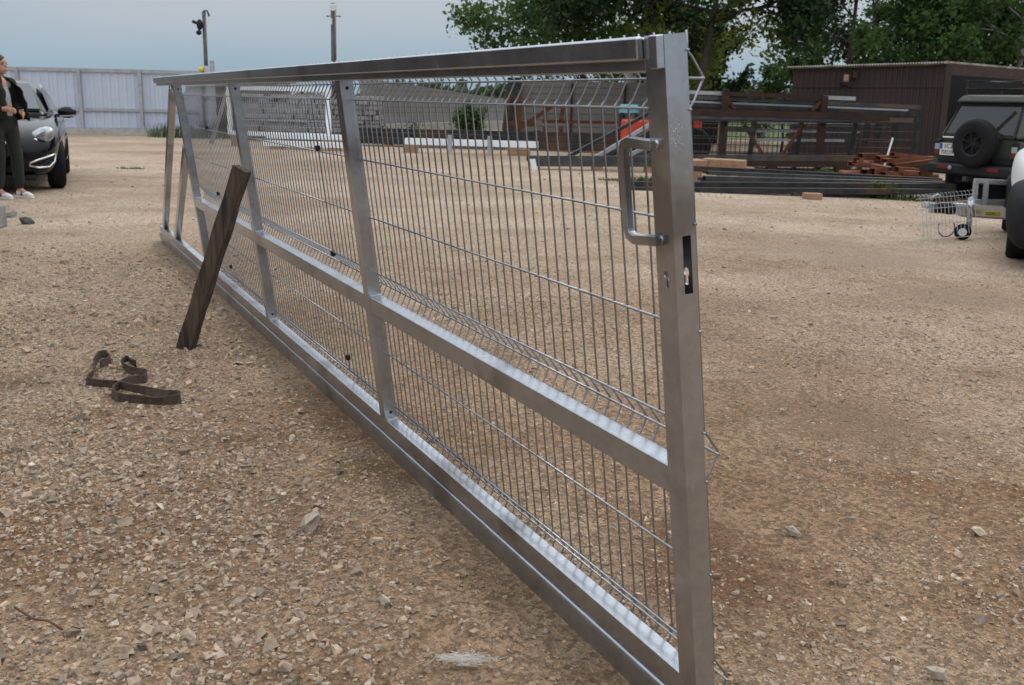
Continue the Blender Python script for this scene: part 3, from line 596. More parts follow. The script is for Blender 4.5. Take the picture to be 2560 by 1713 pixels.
# ---- dry stone wall behind the distant gate
x0, x1 = P(590, 330, 31).x, P(955, 330, 31).x; th = thing('stone_wall', Vector(((x0 + x1) / 2, 31, 0)), 'rough grey dry stone wall behind the distant galvanised gate', 'wall')
z_ = 0
while z_ < 1.25:
    hgt = rnd.uniform(.10, .17); x_ = x0 + rnd.uniform(0, .2)
    while x_ < x1 - .15:
        w_ = min(rnd.uniform(.3, .75), x1 - x_); jy = rnd.uniform(-.06, .06); f_ = rnd.uniform(.004, .02)
        if not (z_ > 1.0 and rnd.random() < .35): MB().box(x_, x_ + w_ - .02, 30.75 + jy, 31.5, z_, z_ + hgt - f_).build('stone', M['stone_grey'], th, bevel=.02, seg=1)
        x_ += w_
    z_ += hgt
# ---- long low grey wall on a concrete plinth, receding to the right, and the board wall in front of it
a, b_ = P(900, 300, 38), P(1470, 300, 62); th = thing('grey_wall', Vector((*((a + b_) / 2).xy, 0)), 'long low grey board wall on a pale concrete plinth, receding behind the bush', 'wall')
d_ = Vector((b_.x - a.x, b_.y - a.y, 0)); nb = 9
for k in range(nb):
    z0, z1 = .34 + k * .205, .34 + (k + 1) * .205 - .012; jt = Vector((0, rnd.uniform(-.01, .01), 0))
    zl = lambda z: max(.02, min(1, (2.0 - z) / 1.3)); MB().prism([Vector((a.x, a.y, z0)) + jt, Vector((a.x, a.y, 0)) + d_ * zl(z0) + Z * z0 + jt, Vector((a.x, a.y, 0)) + d_ * zl(z1) + Z * z1 + jt, Vector((a.x, a.y, z1)) + jt], (0, .08, 0)).build('board', M['sheet_grey'], th)
MB().beam((a.x, a.y - .1, .165), (b_.x, b_.y - .1, .165), .3, .33).build('plinth', M['concrete'], th)
a, b_ = P(1300, 300, 33), P(1700, 300, 33); th = thing('board_wall', Vector((*((a + b_) / 2).xy, 0)), 'grey brown board wall with a dark end post behind the rusty trestle', 'wall')
for k in range(9):
    z0 = .12 + k * .2; MB().beam((a.x, 33 + rnd.uniform(-.012, .012), z0 + .09), (b_.x, 33, z0 + .09), .05, .185).build('board', mat('board%d' % k, (.15 + .015 * (k % 3), .135 + .012 * (k % 3), .13), .7, 0, (.19, .165, .155), 2), th)
MB().beam((a.x - .2, 32.9, 0), (a.x - .2, 32.9, 1.98), .42, .2).build('end_post', M['black_steel'], th)
MB().box(a.x, b_.x, 33.03, 33.08, 0, 1.9).build('backing', M['sheet_grey'], th)
for px in (1428, 1560): q = P(px, 300, 32.9); MB().beam((q.x, 32.93, 0), (q.x, 32.93, 1.85), .06, .06).build('batten', M['rustdark'], th)
# ---- tubes and sections
def bar(name, p0, p1, w_, h_, mt, label, group, supports=(), th_=.006, cat='steel tube', sup_mat='timber', up=Z, sup_w=.22):
    p0, p1 = Vector(p0), Vector(p1); c_ = (p0 + p1) / 2; gzz = gz(c_.x)
    t_ = thing(name, Vector((c_.x, c_.y, gzz)), label, cat, group); MB().hollow(p0, p1, w_, h_, th_, up).build('section', M[mt], t_)
    for s_ in supports:
        q = p0.lerp(p1, s_); zb = q.z - h_ / 2; g0 = gz(q.x)
        if zb - g0 > .02: MB().box(q.x - sup_w / 2, q.x + sup_w / 2, q.y - .12, q.y + .12, g0, zb).build('support_block', M[sup_mat], t_)
    return t_
# long black stack in the middle distance: three tiers
for k, (ya_, yb_, Yd, lb, sup) in enumerate(((327, 345, 29.4, 'topmost long black steel tube of the stack behind the slim galvanised beam', ()), (337, 357, 29.0, 'middle long black steel tube of the stack behind the slim galvanised beam', ()), (350, 376, 28.6, 'lowest long black steel tube of the stack behind the slim galvanised beam', (.1, .5, .9)))):
    a = P(897, ya_, Yd); b_ = P(1665, yb_, Yd - 1.2); bar('steel_tube', a, b_, .26, .17, 'black_steel', lb, 'long black tubes in the middle distance', sup)
# leaning fan of tubes and the sections they rest on
fan = [((1402, 402), (1652, 268)), ((1482, 398), (1690, 272)), ((1490, 402), (1672, 303)), ((1500, 404), (1690, 300)), ((1545, 402), (1700, 325)), ((1575, 400), (1700, 335)), ((1585, 408), (1705, 348))]
names = ['lowest-lying', 'second', 'third', 'fourth', 'fifth', 'sixth', 'last']
for k, (pa, pb_) in enumerate(fan):
    a = P(*pa, 20.6 + .12 * k); b_ = P(*pb_, 21.4 + .12 * k)
    o = MB().hollow(a, b_, .055, .07, .005).build('leaning_tube', M[('black_steel', 'zinc_dull', 'dark_steel')[k % 3]]); tag(o, 'steel tube sloping up before the red loader, %s of the fan from left' % names[k], 'steel tube', 'sloping tubes before the red machine')
th = thing('tube_trestle', on(P(1700, 400, 21.9).x, 21.9), 'dark steel trestle holding up the sloping tubes behind the end post', 'trestle')
q = P(1700, 340, 21.9); MB().beam((q.x, 21.2, gz(q.x)), (q.x, 21.2, q.z + .35), .1, .1).build('leg', M['black_steel'], th); MB().beam((q.x, 22.4, gz(q.x)), (q.x, 22.4, q.z + .35), .1, .1).build('leg', M['black_steel'], th); MB().beam((q.x, 21.2, q.z + .35), (q.x, 22.4, q.z + .35), .1, .1).build('crossbar', M['black_steel'], th)
for k, (pa, pb_, lb, sup) in enumerate((((1318, 396), (1725, 397), 'dark steel tube, upper of two under the sloping tubes', ()), ((1322, 409), (1725, 411), 'dark steel tube, lower of two under the sloping tubes', (.42, .75)))):
    bar('steel_tube', P(*pa, 20.2), P(*pb_, 20.6), .2, .10, 'dark_steel', lb, 'tubes under the sloping fan', sup)
q = P(1330, 410, 20.05); o = MB().add([q + Vector((-.05, -.02, .09)), q + Vector((.06, -.02, .10)), q + Vector((.11, -.06, -.12)), q + Vector((.0, -.06, -.14))], [(0, 1, 2, 3)]).prism([q + Vector((-.05, -.021, .09)), q + Vector((.06, -.021, .10)), q + Vector((.11, -.061, -.12)), q + Vector((.0, -.061, -.14))], (0, -.002, 0)).build('paper_tag', M['white']); tag(o, 'white paper tag hanging from the end of the dark tubes', 'tag')
# near stack on the right behind the end post
near_rows = [((1722, 421), (2350, 452), 17.6, 18.4, .14, .09, 'black_steel', 'rearmost flat steel section of the front stack, behind the end post'),
             ((1768, 432), (2372, 456), 17.1, 17.9, .13, .06, 'dark_steel', 'pale grey steel section lying second from the top of the front stack'),
             ((1760, 446), (2375, 462), 16.7, 17.4, .16, .08, 'dark_steel', 'pale grey steel section lying third from the top of the front stack'),
             ((1556, 461), (2385, 466), 16.2, 16.9, .12, .09, 'black_steel', 'long black tube with a brown edge, upper of the front pair'),
             ((1556, 475), (2385, 480), 16.0, 16.7, .14, .09, 'black_steel', 'long black tube nearest the yard, lower of the front pair')]
for k, (pa, pb_, Ya, Yb, w_, h_, mt, lb) in enumerate(near_rows):
    bar('steel_tube', P(*pa, Ya), P(*pb_, Yb), w_, h_, mt, lb, 'front stack of steel sections', (.25, .45, .97) if k in (0, 4) else (), sup_w=.3, sup_mat='rustdark' if k else 'timber')
# ends of channels sticking out of the front stack
for k, (px, py) in enumerate(((1745, 447), (1752, 455))):
    a = P(px, py, 16.9); bar('steel_channel', a, a + Vector((1.2, .1, -.01)), .07, .05, 'dark_steel', ('short grey channel end poking out of the front stack, upper one', 'short grey channel end poking out of the front stack, lower one')[k], 'channel ends')
q = G(2030, 498); o = MB().box(q.x - .13, q.x + .13, q.y - .1, q.y + .1, q.z, q.z + .09).build('timber_block', M['timber'], bevel=.008); tag(o, 'sawn timber block on the dirt before the front stack', 'block')
a = G(1980, 490); b_ = G(2240, 495); o = MB().hollow(a + Z * .03, b_ + Z * .03, .06, .05, .004).build('steel_strip', M['dark_steel']); tag(o, 'thin steel strip lying on the dirt under the front stack', 'steel strip')
# timber baulks
for k, (pa, pb_, w_, h_, lb) in enumerate((((1760, 412), (1862, 418), .34, .24, 'big sawn timber baulk lying on the steel behind the end post'), ((1726, 408), (1752, 412), .3, .16, 'short timber offcut next to the big sawn baulk'), ((1850, 420), (1875, 422), .2, .05, 'thin board end sticking out right of the big sawn baulk'))):
    a, b_ = P(*pa, 18.8), P(*pb_, 18.5); t_ = thing('timber_baulk', on((a.x + b_.x) / 2, 18.6), lb, 'timber', 'timber behind the end post')
    MB().beam(a, b_, w_, h_).build('baulk', M['timber'], t_, bevel=.02); zb = min(a.z, b_.z) - h_ / 2; c_ = (a + b_) / 2
    MB().box(c_.x - .1, c_.x + .1, 18.5, 18.75, gz(c_.x), zb).build('support_block', M['timber'], t_)
# ---- rusty storage rack with gates leaning in it
RY = 21.6
rk = thing('storage_rack', on(P(1930, 390, RY).x, RY), 'rust brown steel storage rack with braced posts, before the brown shed', 'rack')
def rp(px, py, Yd=RY): return P(px, py, Yd)
for px in (1812, 2058):
    t0 = rp(px + 3, 222 if px < 1900 else 240); MB().beam((t0.x, RY, gz(t0.x)), t0, .13, .15, (0, 1, 0)).build('post', M['rustdark'], rk)
MB().beam(rp(1820, 235), rp(2056, 243), .12, .085).build('top_beam', M['rustdark'], rk)
for (a, b_) in (((1818, 248), (1838, 272)), ((2052, 252), (2030, 278)), ((1860, 312), (1908, 388)), ((2010, 310), (1955, 388))): MB().beam(rp(*a), rp(*b_), .06, .06).build('brace', M['rust'], rk)
for py in (394, 408): MB().beam(rp(1700, py, RY - .3), rp(2128 + (10 if py < 400 else 0), py + 3, RY - .3), .14, .12).build('base_beam', M['rustdark' if py > 400 else 'dark_steel'], rk)
for px in (1760, 1930, 2100): q = rp(px, 412, RY - .3); MB().box(q.x - .1, q.x + .1, q.y - .1, q.y + .1, gz(q.x), q.z - .04).build('foot', M['rustdark'], rk)
for px in (1825, 2070): q = rp(px, 322); MB().box(q.x - .1, q.x + .5, RY - .08, RY + .08, q.z - .06, q.z + .05).build('shelf_bracket', M['black_steel'], rk)
for k, (pa, pb_, w_, mt, lb, sup) in enumerate((((1700, 230), (2138, 247), .075, 'zinc_dull', 'bluish pipe lying highest on the rusty rack', 'r'), ((1700, 242), (2300, 268), .075, 'dark_steel', 'long dark pipe lying second highest on the rusty rack', 'r'), ((1700, 279), (2222, 294), .13, 'rustdark', 'long rust brown beam across the front of the rack', 'r'), ((1700, 291), (2282, 302), .09, 'dark_steel', 'dark steel beam just under the rust brown beam on the rack', 'r'), ((1700, 298), (2300, 308), .06, 'black_steel', 'thin dark steel beam, lowest of the group on the rack', 'r'), ((1700, 253), (2270, 276), .035, 'zinc_dull', 'thin pale rod third highest on the rusty rack', 'r'), ((1700, 262), (2215, 281), .04, 'black_steel', 'thin black rod just above the rust brown beam', 'r'))):
    Yk = RY + .16 if k < 2 or k > 4 else RY - .17; a, b_ = rp(*pa, Yk), rp(*pb_, Yk)
    o = MB().hollow(a, b_, w_, w_, .008).build('steel_section', M[mt]); tag(o, lb, 'steel section', 'sections lying on the rusty rack')
for k, (x0, x1, yt, Yd, lb) in enumerate(((1700, 2290, 268, 22.3, 'dark steel gate frame leaning in the rack, the longest one'), (1720, 2235, 262, 22.7, 'dark steel gate frame leaning in the rack, middle one with the bright rail'), (1690, 2190, 255, 23.1, 'dark steel gate frame leaning in the rack, rearmost one'))):
    a, b_ = P(x0, 395, Yd), P(x1, 398, Yd); g0 = gz((a.x + b_.x) / 2); zt = P(x0, yt, Yd).z
    t_ = frame_gate('steel_gate', (a.x, Yd, 0), (b_.x, Yd, 0), g0, zt, lb, 'black_steel', .08, 44, 6 if k == 0 else 3, group='gates leaning in the rack')
    for px in (1870, 1985, 2120 + 30 * k): q = P(px, 390, Yd); MB().beam((q.x, Yd - .05, g0 + .08), (q.x + .1, Yd - .05, zt - .08), .09, .07, (0, 1, 0)).build('upright', M['black_steel'], t_)
    q0, q1 = P(1890, 350 - 22 * k, Yd - .06), P(2110 + 40 * k, 352 - 22 * k, Yd - .06); MB().beam(q0, q1, .04, .05).build('middle_rail', M['zinc_dull'], t_)
q0, q1 = P(2218, 392, 20.6), P(2232, 345, 20.7); o = MB().tube([q0 - (q1 - q0) * .9, q1], .02, 6).build('pale_rod', M['white']); tag(o, 'thin pale rod standing up from the rusty scrap pile', 'rod')
# ---- scrap pile of rusty offcuts
rs = random.Random(5); sx = P(2230, 410, 19.6)
words = ['top', 'upper left', 'upper middle', 'upper right', 'left', 'middle', 'right', 'front left', 'front middle', 'front right', 'lowest left', 'lowest middle', 'lowest right', 'rear', 'leaning']
spec = [((2150, 394), (2195, 394), .14, .10), ((2195, 396), (2250, 394), .12, .06), ((2230, 386), (2318, 396), .14, .05), ((2210, 402), (2330, 396), .16, .05), ((2230, 415), (2325, 403), .18, .05), ((2128, 410), (2175, 408), .14, .06), ((2180, 416), (2225, 424), .16, .06),
        ((2240, 424), (2290, 428), .18, .07), ((2160, 432), (2180, 432), .12, .08), ((2180, 430), (2208, 430), .12, .09), ((2205, 434), (2245, 436), .14, .05), ((2262, 432), (2300, 434), .16, .05), ((2295, 432), (2325, 436), .14, .06), ((2145, 406), (2175, 410), .14, .03), ((2140, 402), (2150, 404), .12, .08)]
for k, ((pa), (pb_), w_, h_) in enumerate(spec):
    Yd = 18.9 + .08 * (14 - k); a, b_ = P(*pa, Yd), P(*pb_, Yd + rs.uniform(-.2, .3)); o = MB().hollow(a, b_, w_ * 1.3, h_ * 1.6, .012).build('rusty_offcut', M['scrap'] if k % 4 else M['rust'], bevel=0)
    tag(o, 'rusty steel offcut in the scrap pile beside the off-road car, %s piece' % words[k], 'steel offcut', 'rusty scrap pile')
m = MB(); c_ = on(sx.x + .1, 19.9)
m.box(c_.x - 1.2, c_.x + 1.0, 19.5, 20.3, c_.z, c_.z + .12); m.box(c_.x - .9, c_.x + .8, 19.55, 20.25, c_.z + .12, c_.z + .26); o = m.build('scrap_heap', M['scrap'], bevel=.03); tag(o, 'low heap of rusty plates under the scrap offcuts', 'scrap heap')
# ---- brown sheet shed
SA, SB = P(1975, 300, 28.0), P(2350, 300, 26.0); sa2, sb2 = Vector((SA.x, 28.0, 0)), Vector((SB.x, 26.0, 0)); zA, zB = P(1975, 168, 28).z, P(2350, 156, 26).z; g0 = gz(SB.x) - .1
sh = thing('brown_shed', Vector((*((sa2 + sb2) / 2).xy, g0)), 'brown profiled sheet shed with an open bay, behind the off-road car', 'shed')
zs = (P(1975, 219, 28).z, P(2350, 219, 26).z); nrm_ = Vector((sb2 - sa2).normalized().cross(Z))
dd = (sb2 - sa2) / 3
for k in range(3):
    f0, f1 = k / 3, (k + 1) / 3; lz = lambda za_, zb_, f: za_ + (zb_ - za_) * f
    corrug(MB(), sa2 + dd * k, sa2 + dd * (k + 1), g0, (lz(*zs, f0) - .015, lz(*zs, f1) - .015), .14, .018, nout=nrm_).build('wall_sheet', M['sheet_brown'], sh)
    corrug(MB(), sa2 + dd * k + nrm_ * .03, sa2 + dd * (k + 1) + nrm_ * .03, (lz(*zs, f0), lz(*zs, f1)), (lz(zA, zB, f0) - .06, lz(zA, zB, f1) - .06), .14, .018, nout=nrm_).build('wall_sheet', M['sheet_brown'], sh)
sc2 = Vector((P(2700, 300, 33).x, 33.0, 0)); zC = zB + .02; bk = Vector((-(sb2 - sa2).normalized().y, (sb2 - sa2).normalized().x, 0))
MB().beam(sb2 + Vector((.05, 0, g0)), sb2 + Vector((.05, 0, zB - .05)), .16, .16).build('corner_post', M['sheet_brown'], sh)
ba, bb = sa2 + bk * 7.5, sc2 + bk * 3.5
MB().prism([Vector((*ba.xy, g0)), Vector((*bb.xy, g0)), Vector((*bb.xy, zC + .03)), Vector((*ba.xy, zA + .03))], bk * .08).build('back_wall', M['bay_shade'], sh)  # near-black colour paints in the shade inside the open bay
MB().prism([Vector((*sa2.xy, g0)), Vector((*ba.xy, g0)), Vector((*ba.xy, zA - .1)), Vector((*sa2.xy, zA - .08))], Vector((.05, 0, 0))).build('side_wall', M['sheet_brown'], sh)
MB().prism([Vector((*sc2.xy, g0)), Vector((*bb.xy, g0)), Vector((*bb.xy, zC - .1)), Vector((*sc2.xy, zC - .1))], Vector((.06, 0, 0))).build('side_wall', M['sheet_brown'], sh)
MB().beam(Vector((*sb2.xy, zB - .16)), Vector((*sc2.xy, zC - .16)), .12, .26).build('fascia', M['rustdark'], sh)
corrug(m := MB(), sa2 + nrm_ * .22 - (sb2 - sa2).normalized() * .15, sb2 + nrm_ * .22, zA - .02, zB - .02, .15, .03, 'wave', nout=Z)
e1, e2, e3, e4 = sa2 + nrm_ * .22 - (sb2 - sa2).normalized() * .15, sb2 + nrm_ * .22, sc2 + nrm_ * .3, bb + bk * .2
rf = MB(); n_ = 60; vs = []
for k in range(n_ * 2 + 1):
    t_ = k / (n_ * 2); z_ = (zA + (zB - zA) * t_) - .03 + (.045 if k % 2 else 0); p_ = e1.lerp(e2, t_); q_ = p_ + bk * 7.8
    vs += [Vector((*p_.xy, z_)), Vector((*q_.xy, z_ + .1)), Vector((*p_.xy, z_ - .015)), Vector((*q_.xy, z_ + .085))]
rf.add(vs, [(4 * k, 4 * k + 4, 4 * k + 5, 4 * k + 1) for k in range(n_ * 2)] + [(4 * k + 2, 4 * k + 3, 4 * k + 7, 4 * k + 6) for k in range(n_ * 2)] + [(4 * k, 4 * k + 2, 4 * k + 6, 4 * k + 4) for k in range(n_ * 2)])
rf.build('roof_sheet', M['roof_sheet'], sh)
MB().prism([Vector((*(e2 + Vector((.02, 0, 0))).xy, zB - .02)), Vector((*e3.xy, zC - .02)), Vector((*e4.xy, zC + .06)), Vector((*(e2 + bk * 7.8).xy, zB + .06))], Vector((0, 0, .05))).build('roof_sheet', M['roof_sheet'], sh)
q = P(2112, 192, 27.1); MB().box(q.x - .06, q.x + .06, q.y - .16, q.y - .08, q.z - .13, q.z + .05).build('flood_light', M['timber'], sh, bevel=.02); MB().box(q.x - .06, q.x + .06, q.y - .14, q.y + .25, q.z - .2, q.z - .15).build('lamp_bracket', M['dark_plastic'], sh)
q = P(2137, 185, 27.0); MB().box(q.x - .05, q.x + .05, q.y - .05, q.y + .2, q.z - .1, q.z + .06).build('junction_box', M['rustdark'], sh)
# ---- rusty trestles, red machine, raised tank
tr = thing('rusty_trestle', on(P(1300, 340, 30).x, 30), 'rusty brown steel trestle with a diagonal brace before the board wall', 'trestle')
def tb(pa, pb_, w_=.1, mt='rust', par=tr, Yd=30.0): return MB().beam(P(*pa, Yd), P(*pb_, Yd), w_, w_).build('bar', M[mt], par)
tb((1261, 325), (1272, 240), .14); tb((1296, 332), (1297, 235), .13); tb((1268, 242), (1282, 240)); tb((1262, 307), (1342, 312), .12); tb((1290, 328), (1380, 266), .11); tb((1362, 302), (1366, 268), .1); tb((1402, 302), (1408, 268), .12); tb((1355, 304), (1600, 308), .08)
for px in (1261, 1296, 1362, 1402): q = P(px, 320, 30); MB().beam((q.x, 30, 0), (q.x, 30, q.z + .05), .11, .11).build('leg', M['rust'], tr)
q = P(1342, 318, 29.6); o = MB().lathe([(.14, 0), (.14, .08), (.06, .1), (.06, .35), (.10, .38), (.10, .48)], 12, (q.x, 29.6, 0), Z).build('ground_valve', M['black_steel'], smooth='auto'); tag(o, 'stout black bollard-like valve beside the rusty trestle', 'valve')
M['red'] = mat('red_paint', (.62, .055, .018), .45, 0, (.5, .045, .016), 3)
rm = thing('red_loader', on(P(1665, 390, 24.5).x, 24.5), 'orange red compact loader standing behind the sloping tubes and the end post', 'loader')
def rbx(x0, y0, x1, y1, Yd, dep, nm, mt, bv=.05):
    a, b_ = P(x0, y1, Yd), P(x1, y0, Yd); MB().box(a.x, b_.x, Yd, Yd + dep, a.z, b_.z).build(nm, M[mt], rm, bevel=bv)
rbx(1562, 302, 1668, 372, 24.5, 1.2, 'bonnet', 'red'); rbx(1690, 292, 1757, 346, 24.4, 1.3, 'rear_body', 'red'); rbx(1600, 372, 1760, 392, 24.6, 1.0, 'chassis', 'black_steel', .02)
rbx(1640, 262, 1650, 300, 24.5, .08, 'cab_post', 'dark_plastic', .01); rbx(1710, 262, 1718, 300, 24.5, .08, 'cab_post', 'dark_plastic', .01); rbx(1636, 256, 1722, 262, 24.5, 1.1, 'cab_roof', 'dark_plastic', .02)
for px, rr in ((1735, .42), (1600, .36)):
    q = P(px, 360, 24.3); cc = Vector((q.x, 24.3, gz(q.x) + rr)); MB().lathe([(rr * .55, .0), (rr * .9, -.02), (rr, .05), (rr, .25), (rr * .9, .3), (rr * .55, .28)], 20, cc, (0, 1, 0)).build('tyre', M['rubber'], rm, smooth='auto'); MB().lathe([(rr * .55, .02), (rr * .5, .1), (.06, .06)], 16, cc, (0, 1, 0)).build('rim', M['rustdark'], rm, smooth='auto')
tk = thing('raised_tank', on(P(1645, 280, 36).x, 36), 'white horizontal tank raised on pale posts behind the end post', 'tank')
a, b_ = P(1568, 196, 36), P(1722, 196, 36.5); rr = .32
MB().lathe([(.05, -.08), (.22, -.05), (.30, .02), (rr, .1), (rr, (b_ - a).length - .1), (.3, (b_ - a).length), (.05, (b_ - a).length + .06)], 20, a, b_ - a).build('vessel', mat('cream_tank', (.66, .62, .57), .45), tk, smooth='auto')
for px in (1586, 1714): q = P(px, 280, 36.2); MB().beam((q.x, 36.2, 0 + gz(q.x)), (q.x, 36.2, a.z - .2), .16, .16).build('leg', M['white'], tk)
q0 = P(1560, 220, 36); MB().beam((q0.x - .1, 36, gz(q0.x)), (q0.x, 36, q0.z + .1), .15, .15).build('leg', M['white'], tk); MB().beam(P(1725, 235, 36.2), P(1716, 196, 36.2), .1, .1).build('brace', M['white'], tk)
q = P(1572, 285, 26.5); th = thing('teal_drum', on(q.x, 26.5), 'teal drum on a dark stand behind the sloping tubes', 'drum')
MB().lathe([(.2, 0), (.25, .03), (.24, .1), (.25, .13), (.24, .2), (.2, .23)], 18, (q.x, 26.5, q.z), Z).build('drum', mat('teal_cover', (.10, .32, .36), .6, 0, (.16, .42, .46), 6), th, smooth='auto')
for sx in (-1, 1): MB().beam((q.x + .2 * sx, 26.5, gz(q.x)), (q.x + .2 * sx, 26.5, q.z), .08, .3).build('stand_leg', M['black_steel'], th)
q = P(1768, 232, 40); th = thing('dark_cabin', on(q.x, 40), 'small dark brown cabin under the trees, just right of the end post', 'cabin')
MB().box(q.x - .9, q.x + .5, 40, 42, gz(q.x), P(1768, 198, 40).z).build('wall', M['rustdark'], th); MB().box(q.x - 1.1, q.x + .7, 39.8, 42.2, P(1768, 198, 40).z, P(1768, 193, 40).z).build('roof', M['dark_steel'], th)
# short concrete post at the left edge
q = G(-6, 568); o = MB().box(q.x - .13, q.x + .06, q.y - .08, q.y + .08, 0, .21).build('concrete_post', M['stone_grey'], bevel=.008); tag(o, 'short grey concrete post at the left edge near the white trainers', 'post')
# twig, feather, litter
def stick(name, pts, r, mt, lab, cat): o = MB().tube(pts, r, 5).build(name, mt, smooth=True); tag(o, lab, cat)
g_ = lambda px, py, h_=.01: G(px, py) + Z * h_
stick('twig', [g_(40, 1545, .03), g_(85, 1570, .025), g_(125, 1580, .03), g_(158, 1588, .015)], .0035, mat('twig_bark', (.13, .06, .04), .8), 'thin reddish twig lying on the gravel at the lower left', 'twig')
fl = MB(); c_ = g_(1160, 1665, .015); rs = random.Random(3)
for k in range(240):
    a = rs.gauss(0, 1); b_ = rs.gauss(0, .45); q = c_ + Vector((a * .032, b_ * .018, rs.uniform(0, .006))); fl.tube([q, q + Vector((rs.gauss(0, .014), rs.gauss(0, .008), rs.uniform(.0, .008))), q + Vector((rs.gauss(0, .016), rs.gauss(0, .008), rs.uniform(0, .006)))], .0004, 3, False)
o = fl.build('fluff_tuft', mat('white_fluff', (.6, .57, .52), .9)); tag(o, 'tuft of whitish fluff on the dirt left of the gate track at the bottom', 'fluff')

# ---- sheet-clad shed along the left of the yard: out of view, but its dark wall is what the gate's front faces mirror
hw = thing('left_shed', (-7.5, -2, 0), 'low dark sheet clad shed along the left side of the yard', 'shed')
for k in range(6):
    corrug(MB(), (-6.3, -16 + 4.55 * k), (-6.3, -16 + 4.55 * (k + 1) - .02), .03, 2.35, .22, .03, nout=Vector((1, 0, 0))).build('wall_sheet', M['sheet_brown'], hw)
MB().prism([(-6.1, -16.2, 2.38), (-6.1, 11.4, 2.38), (-9.5, 11.4, 2.9), (-9.5, -16.2, 2.9)], (0, 0, .06)).build('roof', M['dark_steel'], hw)
MB().box(-9.4, -6.33, 11.15, 11.28, 0, 2.37).build('gable_wall', M['sheet_brown'], hw)

LFM = mat('fallen_leaf', (.03, .06, .03), .6, 0, (.06, .10, .045), 30)
for px, py, lb in ((596, 957, 'small green leaf lying on the gravel right of the strap'), (190, 1092, 'small dark green leaf on the coarse gravel at the left')):
    q = G(px, py) + Z * .022; a_ = Vector((.016, .005, .003)); n2 = Vector((-.004, .009, .004))
    o = MB().add([q - a_, q - a_ * .2 + n2, q + a_ * .5 + n2 * .7, q + a_, q + a_ * .5 - n2 * .6, q - a_ * .2 - n2 + Z * .004], [(0, 1, 2, 3, 4, 5)]).prism([q - a_ - Z * .001, q - a_ * .2 + n2 - Z * .001, q + a_ - Z * .001, q - a_ * .2 - n2 - Z * .001], (0, 0, -.0008)).build('fallen_leaf', LFM); tag(o, lb, 'leaf')
# ================================================================== vegetation
def leafmat(name, c1, c2, tr=.25):
    m = bpy.data.materials.new(name); m.use_nodes = True; t = m.node_tree; b = t.nodes['Principled BSDF']; n, l = t.nodes.new, t.links.new
    at = n('ShaderNodeAttribute'); at.attribute_name = 'tone'; mx_ = n('ShaderNodeMixRGB'); l(at.outputs['Fac'], mx_.inputs[0]); mx_.inputs[1].default_value = (*c1, 1); mx_.inputs[2].default_value = (*c2, 1)
    l(mx_.outputs[0], b.inputs['Base Color']); b.inputs['Roughness'].default_value = .6; b.inputs['Specular IOR Level'].default_value = .25
    tl = n('ShaderNodeBsdfTranslucent'); l(mx_.outputs[0], tl.inputs[0]); ms = n('ShaderNodeMixShader'); ms.inputs[0].default_value = tr; l(b.outputs[0], ms.inputs[1]); l(tl.outputs[0], ms.inputs[2])
    l(ms.outputs[0], t.nodes['Material Output'].inputs[0]); return m
M['bark'] = mat('bark', (.035, .028, .022), .9, 0, (.07, .058, .045), 8, 5, .5, 30)
M['birch'] = mat('birch_bark', (.45, .44, .41), .8, 0, (.12, .11, .10), 5, 5, .2, 30, (1, 1, 5))
LM = {'mid': leafmat('leaf_mid', (.048, .098, .03), (.13, .215, .062), .5), 'light': leafmat('leaf_light', (.085, .125, .024), (.24, .29, .06), .5), 'dark': leafmat('leaf_dark', (.012, .03, .012), (.035, .07, .024), .2), 'bush': leafmat('leaf_bush', (.025, .055, .012), (.085, .15, .035)), 'grey': leafmat('leaf_greyish', (.035, .055, .03), (.085, .11, .06), .35), 'grass': leafmat('grass_blade', (.04, .07, .018), (.10, .14, .04))}
def leaf_mesh(name, cen, size, mt, rg, normal_bias=.35, aspect=.62):
    n_ = len(cen); a = rg.normal(0, 1, (n_, 3)); a /= np.linalg.norm(a, axis=1, keepdims=True); b0 = rg.normal(0, 1, (n_, 3)); b0[:, 2] -= normal_bias
    b_ = np.cross(a, b0); b_ /= np.linalg.norm(b_, axis=1, keepdims=True) + 1e-9; s_ = (size * np.clip(rg.lognormal(-.06, .38, n_), .4, 2.0))[:, None]
    V_ = np.stack([cen - a * s_ * .5, cen + b_ * s_ * aspect * .5, cen + a * s_ * .5, cen - b_ * s_ * aspect * .5], 1).reshape(-1, 3).astype(np.float32)
    me = bpy.data.meshes.new(name); me.vertices.add(len(V_)); me.vertices.foreach_set('co', V_.ravel()); me.loops.add(n_ * 4); me.loops.foreach_set('vertex_index', np.arange(n_ * 4, dtype=np.int32))
    me.polygons.add(n_); me.polygons.foreach_set('loop_start', np.arange(0, n_ * 4, 4, dtype=np.int32)); me.polygons.foreach_set('loop_total', np.full(n_, 4, np.int32)); me.update(calc_edges=True)
    tn_ = np.clip(rg.normal(.42, .33, n_), 0, 1); a2 = me.attributes.new('tone', 'FLOAT', 'POINT'); a2.data.foreach_set('value', np.repeat(tn_, 4).astype(np.float32)); me.materials.append(mt); return me
